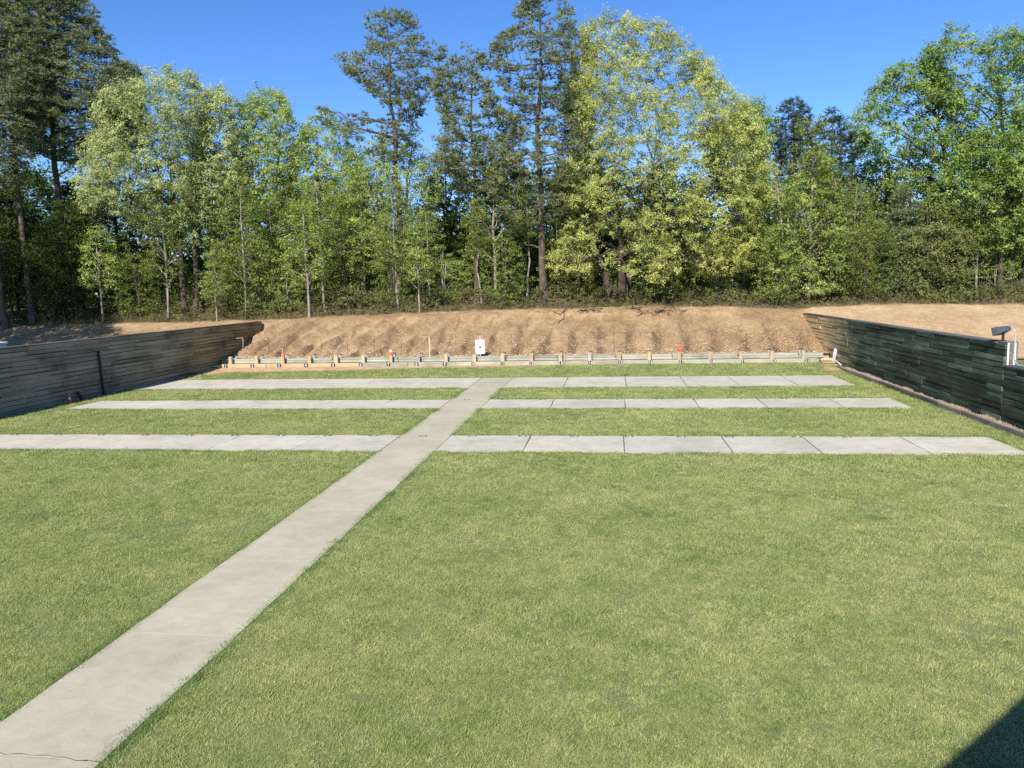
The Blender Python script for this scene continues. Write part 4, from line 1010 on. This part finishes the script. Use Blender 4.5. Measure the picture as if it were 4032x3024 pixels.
# ---- understory: a few kinds of slender tree, copied along the edge of the wood
def sapling(name, seed, h, wid, bark, leafm, ncl, per, tr, z0=0.28, stems=1, gap=0.3, leaf=0.165, crad=0.65):
    poly = [(-0.12*wid, h), (0.15*wid, h), (0.42*wid, h*0.75), (0.5*wid, h*0.5), (0.38*wid, h*z0), (-0.36*wid, h*z0), (-0.5*wid, h*0.48), (-0.4*wid, h*0.78)]
    return make_tree(name, 'x', (0, 0, 0), poly, seed, bark, leafm, ncl=ncl, per=per, leaf=leaf, crad=crad, tr=tr, nlimb=14, stems=stems, gap=gap, limb_k=0.5, depth=1.0, spread=0.1, flat=0.3)
protos = {
 'thin': sapling('sapling_tree', 61, 8.5, 3.4, M['bark_pale'], M['leaf_green'], 110, 34, 0.075, 0.34, 1, 0.36),
 'bush': sapling('sapling_tree', 62, 7.5, 4.8, M['bark_dark'], M['leaf_mid'], 150, 40, 0.06, 0.06, 3, 0.34),
 'brush': sapling('sapling_tree', 71, 6.2, 5.2, M['bark_pale'], M['leaf_green'], 130, 36, 0.05, 0.04, 3, 0.38),
 'shade': sapling('sapling_tree', 72, 8.0, 4.2, M['bark_dark'], M['leaf_brown'], 150, 40, 0.06, 0.08, 2, 0.36),
 'tall': sapling('slender_tree', 63, 15.0, 5.2, M['bark_pale'], M['leaf_mid'], 230, 46, 0.14, 0.30, 1, 0.3, 0.18, 0.75),
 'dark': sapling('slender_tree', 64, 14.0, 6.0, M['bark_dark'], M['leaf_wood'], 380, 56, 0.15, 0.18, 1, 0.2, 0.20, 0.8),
 'twin': sapling('slender_tree', 65, 12.5, 5.5, M['bark_pale'], M['leaf_green'], 200, 44, 0.12, 0.26, 2, 0.36, 0.175, 0.7),
 'stem': sapling('slender_tree', 67, 13.0, 4.2, M['bark_pale'], M['leaf_mid'], 120, 40, 0.10, 0.30, 1, 0.4, 0.17, 0.6),
 'pole': sapling('slender_tree', 66, 17.0, 4.0, M['bark_pale'], M['leaf_mid'], 170, 44, 0.16, 0.48, 1, 0.25, 0.18, 0.75),
}
used = set()
def plant(kind, px, Y, h, label, rz=None, group='young trees along the edge of the wood'):
    src = protos[kind]
    if kind in used: o = copy_tree(src)
    else: o = src; used.add(kind)
    x = at(px, 640, Y)[0]
    h0 = {'thin': 8.5, 'bush': 7.5, 'tall': 15.0, 'dark': 14.0, 'twin': 12.5, 'pole': 17.0, 'stem': 13.0, 'brush': 6.2, 'shade': 8.0}[kind]
    s = h/h0
    o.location = (x, Y, floor_z(x, Y)); o.scale = (s*random.uniform(0.9, 1.15), s*random.uniform(0.9, 1.15), s)
    o.rotation_euler = (0, 0, random.uniform(0, 6.28) if rz is None else rz)
    tag(o, label, 'tree', group)
    return o
for kind, px, Y, h, label in [
 ('thin', 665, 67.6, 10.5, 'sparse pale sapling rooted right on the crest above lane plates 3 and 4'),
 ('thin', 219, 67.8, 9.0, 'straight thin sapling on the bank behind the left wall, below the silver oak'),
 ('thin', 466, 67.2, 6.5, 'short thin sapling at the far end of the left wall'),
 ('thin', 905, 67.5, 8.0, 'thin leaning sapling on the crest above lane plate 7'),
 ('pole', 1040, 70.3, 9.5, 'pale mottled stem close beside the slim pine behind the target'),
 ('pole', 1138, 70.6, 11.0, 'thin pale crooked stem left of the tallest middle pine'),
 ('twin', 790, 73, 12.0, 'pale twin stem standing deep in the wood left of the second pine'),
 ('tall', 830, 75.5, 13.5, 'tall pale stem close left of the second pine trunk'),
 ('pole', 1498, 72.5, 12.0, 'pale mottled trunk under the right boughs of the yellow green oak'),
 ('pole', 1605, 72.0, 12.0, 'straight grey trunk right of the oak, left of the birch like tree'),
 ('tall', 1640, 73.5, 12.5, 'mid green slender tree filling the gap right of the yellow oak'),
 ('tall', 1228, 72.5, 12.0, 'slender stem showing between the tallest pine and the oak'),
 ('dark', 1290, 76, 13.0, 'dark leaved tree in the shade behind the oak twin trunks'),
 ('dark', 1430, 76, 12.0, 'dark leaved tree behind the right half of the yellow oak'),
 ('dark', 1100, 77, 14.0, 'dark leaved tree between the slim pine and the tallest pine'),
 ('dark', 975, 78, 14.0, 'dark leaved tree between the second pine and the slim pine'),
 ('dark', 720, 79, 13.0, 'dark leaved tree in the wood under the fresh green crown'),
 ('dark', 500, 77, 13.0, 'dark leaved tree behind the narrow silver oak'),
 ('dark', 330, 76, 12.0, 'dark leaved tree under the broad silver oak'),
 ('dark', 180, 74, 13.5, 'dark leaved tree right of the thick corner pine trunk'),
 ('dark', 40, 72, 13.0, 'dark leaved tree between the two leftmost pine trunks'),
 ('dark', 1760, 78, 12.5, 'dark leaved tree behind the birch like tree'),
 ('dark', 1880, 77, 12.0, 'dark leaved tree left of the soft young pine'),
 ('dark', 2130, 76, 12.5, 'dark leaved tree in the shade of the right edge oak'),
 ('brush', 620, 70.6, 4.5, 'leafy low sapling clump above lane plate 3'),
 ('bush', 560, 69.9, 7.0, 'leafy clump at the foot of the light green tree'),
 ('shade', 740, 70.4, 7.7, 'leafy clump between the crest sapling and the pale twin stem'),
 ('bush', 850, 69.3, 6.4, 'leafy clump in front of the second pine trunk'),
 ('brush', 960, 71.0, 5.2, 'leafy clump left of the slim pine trunk'),
 ('bush', 1090, 69.1, 6.1, 'leafy clump between the target pine and the tallest pine'),
 ('shade', 1250, 69.9, 5.9, 'low leafy clump left of the oak trunks'),
 ('bush', 1420, 69.2, 5.9, 'low leafy clump right of the oak trunks'),
 ('brush', 1550, 70.8, 5.2, 'leafy clump right under the low right bough of the oak'),
 ('bush', 1680, 68.4, 6.6, 'bright leafy clump at the foot of the birch like tree'),
 ('shade', 1790, 69.6, 10.1, 'tall leafy clump right of the birch like tree'),
 ('bush', 1870, 69.2, 6.9, 'leafy clump above the far end of the right wall'),
 ('brush', 2150, 70.4, 4.0, 'leafy clump at the foot of the twin dark trunks'),
 ('bush', 300, 69.4, 6.1, 'leafy clump under the left half of the silver oak'),
 ('shade', 480, 70.4, 7.1, 'leafy clump under the narrow silver oak'),
 ('dark', 110, 68.5, 9.5, 'dark leafy tree in the shade at the thick pine foot'),
 ('dark', 20, 67.8, 11.0, 'shaded dark tree at the left picture edge'),
 ('dark', 160, 69, 11.5, 'dark tree filling the shade under the right boughs of the thick corner pine'),
 ('dark', 215, 72, 12.5, 'dark tree between the corner pines and the broad silver oak'),
 ('dark', -15, 70, 14.0, 'dark tree cut by the left picture edge behind the leftmost pine'),
 ('dark', 75, 74, 15.0, 'tall dark tree standing behind the two corner pine trunks'),
 ('stem', 702, 69.7, 12.5, 'pale crooked stem just right of the bare crest sapling'),
 ('stem', 596, 72.1, 11.0, 'pale stem close to the trunk of the light green flat topped tree'),
 ('stem', 528, 68.8, 13.0, 'thin pale stem at the right foot of the narrow silver oak'),
 ('stem', 762, 72.6, 12.1, 'pale stem left of the pale twin stem in the wood'),
 ('stem', 860, 69.6, 11.9, 'pale stem just left of the second pine trunk foot'),
 ('stem', 930, 71.6, 9.0, 'thin pale stem right of the leaning crest sapling'),
 ('stem', 1068, 70.2, 15.2, 'pale stem right of the pale mottled stem by the target pine'),
 ('stem', 1208, 72.0, 10.3, 'pale stem between the tallest pine trunk and the oak foot'),
 ('stem', 1390, 71.2, 10.6, 'pale stem right beside the oak twin trunks'),
 ('stem', 1655, 71.4, 10.0, 'pale stem left of the birch like tree'),
 ('stem', 1745, 68.8, 15.9, 'pale upright stem right of the birch like tree trunks'),
 ('stem', 1838, 72.0, 10.3, 'pale stem between the tall leafy clump and the soft young pine'),
 ('stem', 2110, 70.0, 10.6, 'pale mottled stem left of the twin dark trunks'),
 ('stem', 262, 70.5, 8.5, 'pale stem right of the straight thin bank sapling'),
 ('stem', 360, 68.5, 13.8, 'pale stem under the middle of the broad silver oak'),
 ('twin', 1860, 74, 9.5, 'pale twin stem in the dip left of the right hand oaks'),
 ('twin', 545, 72, 11.0, 'pale twin stem between the narrow silver oak and the light green tree'),
 ('tall', 635, 73.5, 12.0, 'slender tree right of the light green flat topped tree'),
 ('tall', 1955, 76, 13.5, 'slender tree behind the soft young pine'),
]: plant(kind, px, Y, h, label)

# ---- the wood behind, one dense mass of leaves, and the undergrowth on the crest
def cloud(name, n, xr, yr, zlo, zhi, per, leaf, crad, mat, seed, flat=0.6, hfun=None):
    rg = np.random.default_rng(seed)
    x = rg.uniform(*xr, n); y = rg.uniform(*yr, n)
    top = zhi*np.clip(0.72+0.9*fbm(x*0.16, y*0.1, seed), 0.3, 1.2) if hfun is None else hfun(x, y)
    gz = berm_parts(x, y)[0]
    z = gz+zlo+(top-zlo)*rg.uniform(0, 1, n)**0.85
    V, F, tint = leaf_cards(np.stack([x, y, z], -1), crad*rg.uniform(0.6, 1.4, n), per, leaf, rg, flat)
    return mesh_np(name, V, F, mat, None, tint)
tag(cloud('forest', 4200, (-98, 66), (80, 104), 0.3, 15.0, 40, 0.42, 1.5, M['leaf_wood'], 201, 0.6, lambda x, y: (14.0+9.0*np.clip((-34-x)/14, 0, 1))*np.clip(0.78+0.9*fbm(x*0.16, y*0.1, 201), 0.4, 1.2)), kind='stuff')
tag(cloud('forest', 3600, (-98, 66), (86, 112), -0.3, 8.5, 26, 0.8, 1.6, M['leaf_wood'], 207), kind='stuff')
def brush_top(x, y): return np.clip(3.6+7.5*fbm(x*0.22, y*0.2, 311), 0.8, 6.8)
tag(cloud('undergrowth', 3000, (-46, 46), (71.5, 80), 0.2, 5.0, 40, 0.17, 0.62, M['leaf_mid'], 209, 0.35, brush_top), kind='stuff')
def scrub(x, y):
    return np.clip(1.2+3.4*fbm(x*0.4, y*0.3, 303), 0.25, 2.9)*np.clip((y-66.9)/1.6, 0.25, 1)
tag(cloud('undergrowth', 4200, (-66, 46), (67.6, 75), 0.05, 2.0, 34, 0.15, 0.42, M['shrub'], 203, 0.8, scrub), kind='stuff')
n = 9000
gx = rng.uniform(-62, 45, n); gy = 67.3+np.abs(rng.normal(0, 0.9, n)); gz = berm_parts(gx, gy)[0]
V, F = blades(gx, gy, gz, rng.uniform(0.12, 0.5, n)**1.0*(1+2.2*(rng.uniform(0, 1, n) > 0.93)), 0.02, 0.14, rng)
tag(mesh_np('weeds', V, F, M['shrub'], None, rng.uniform(0, 1, n)), kind='stuff')
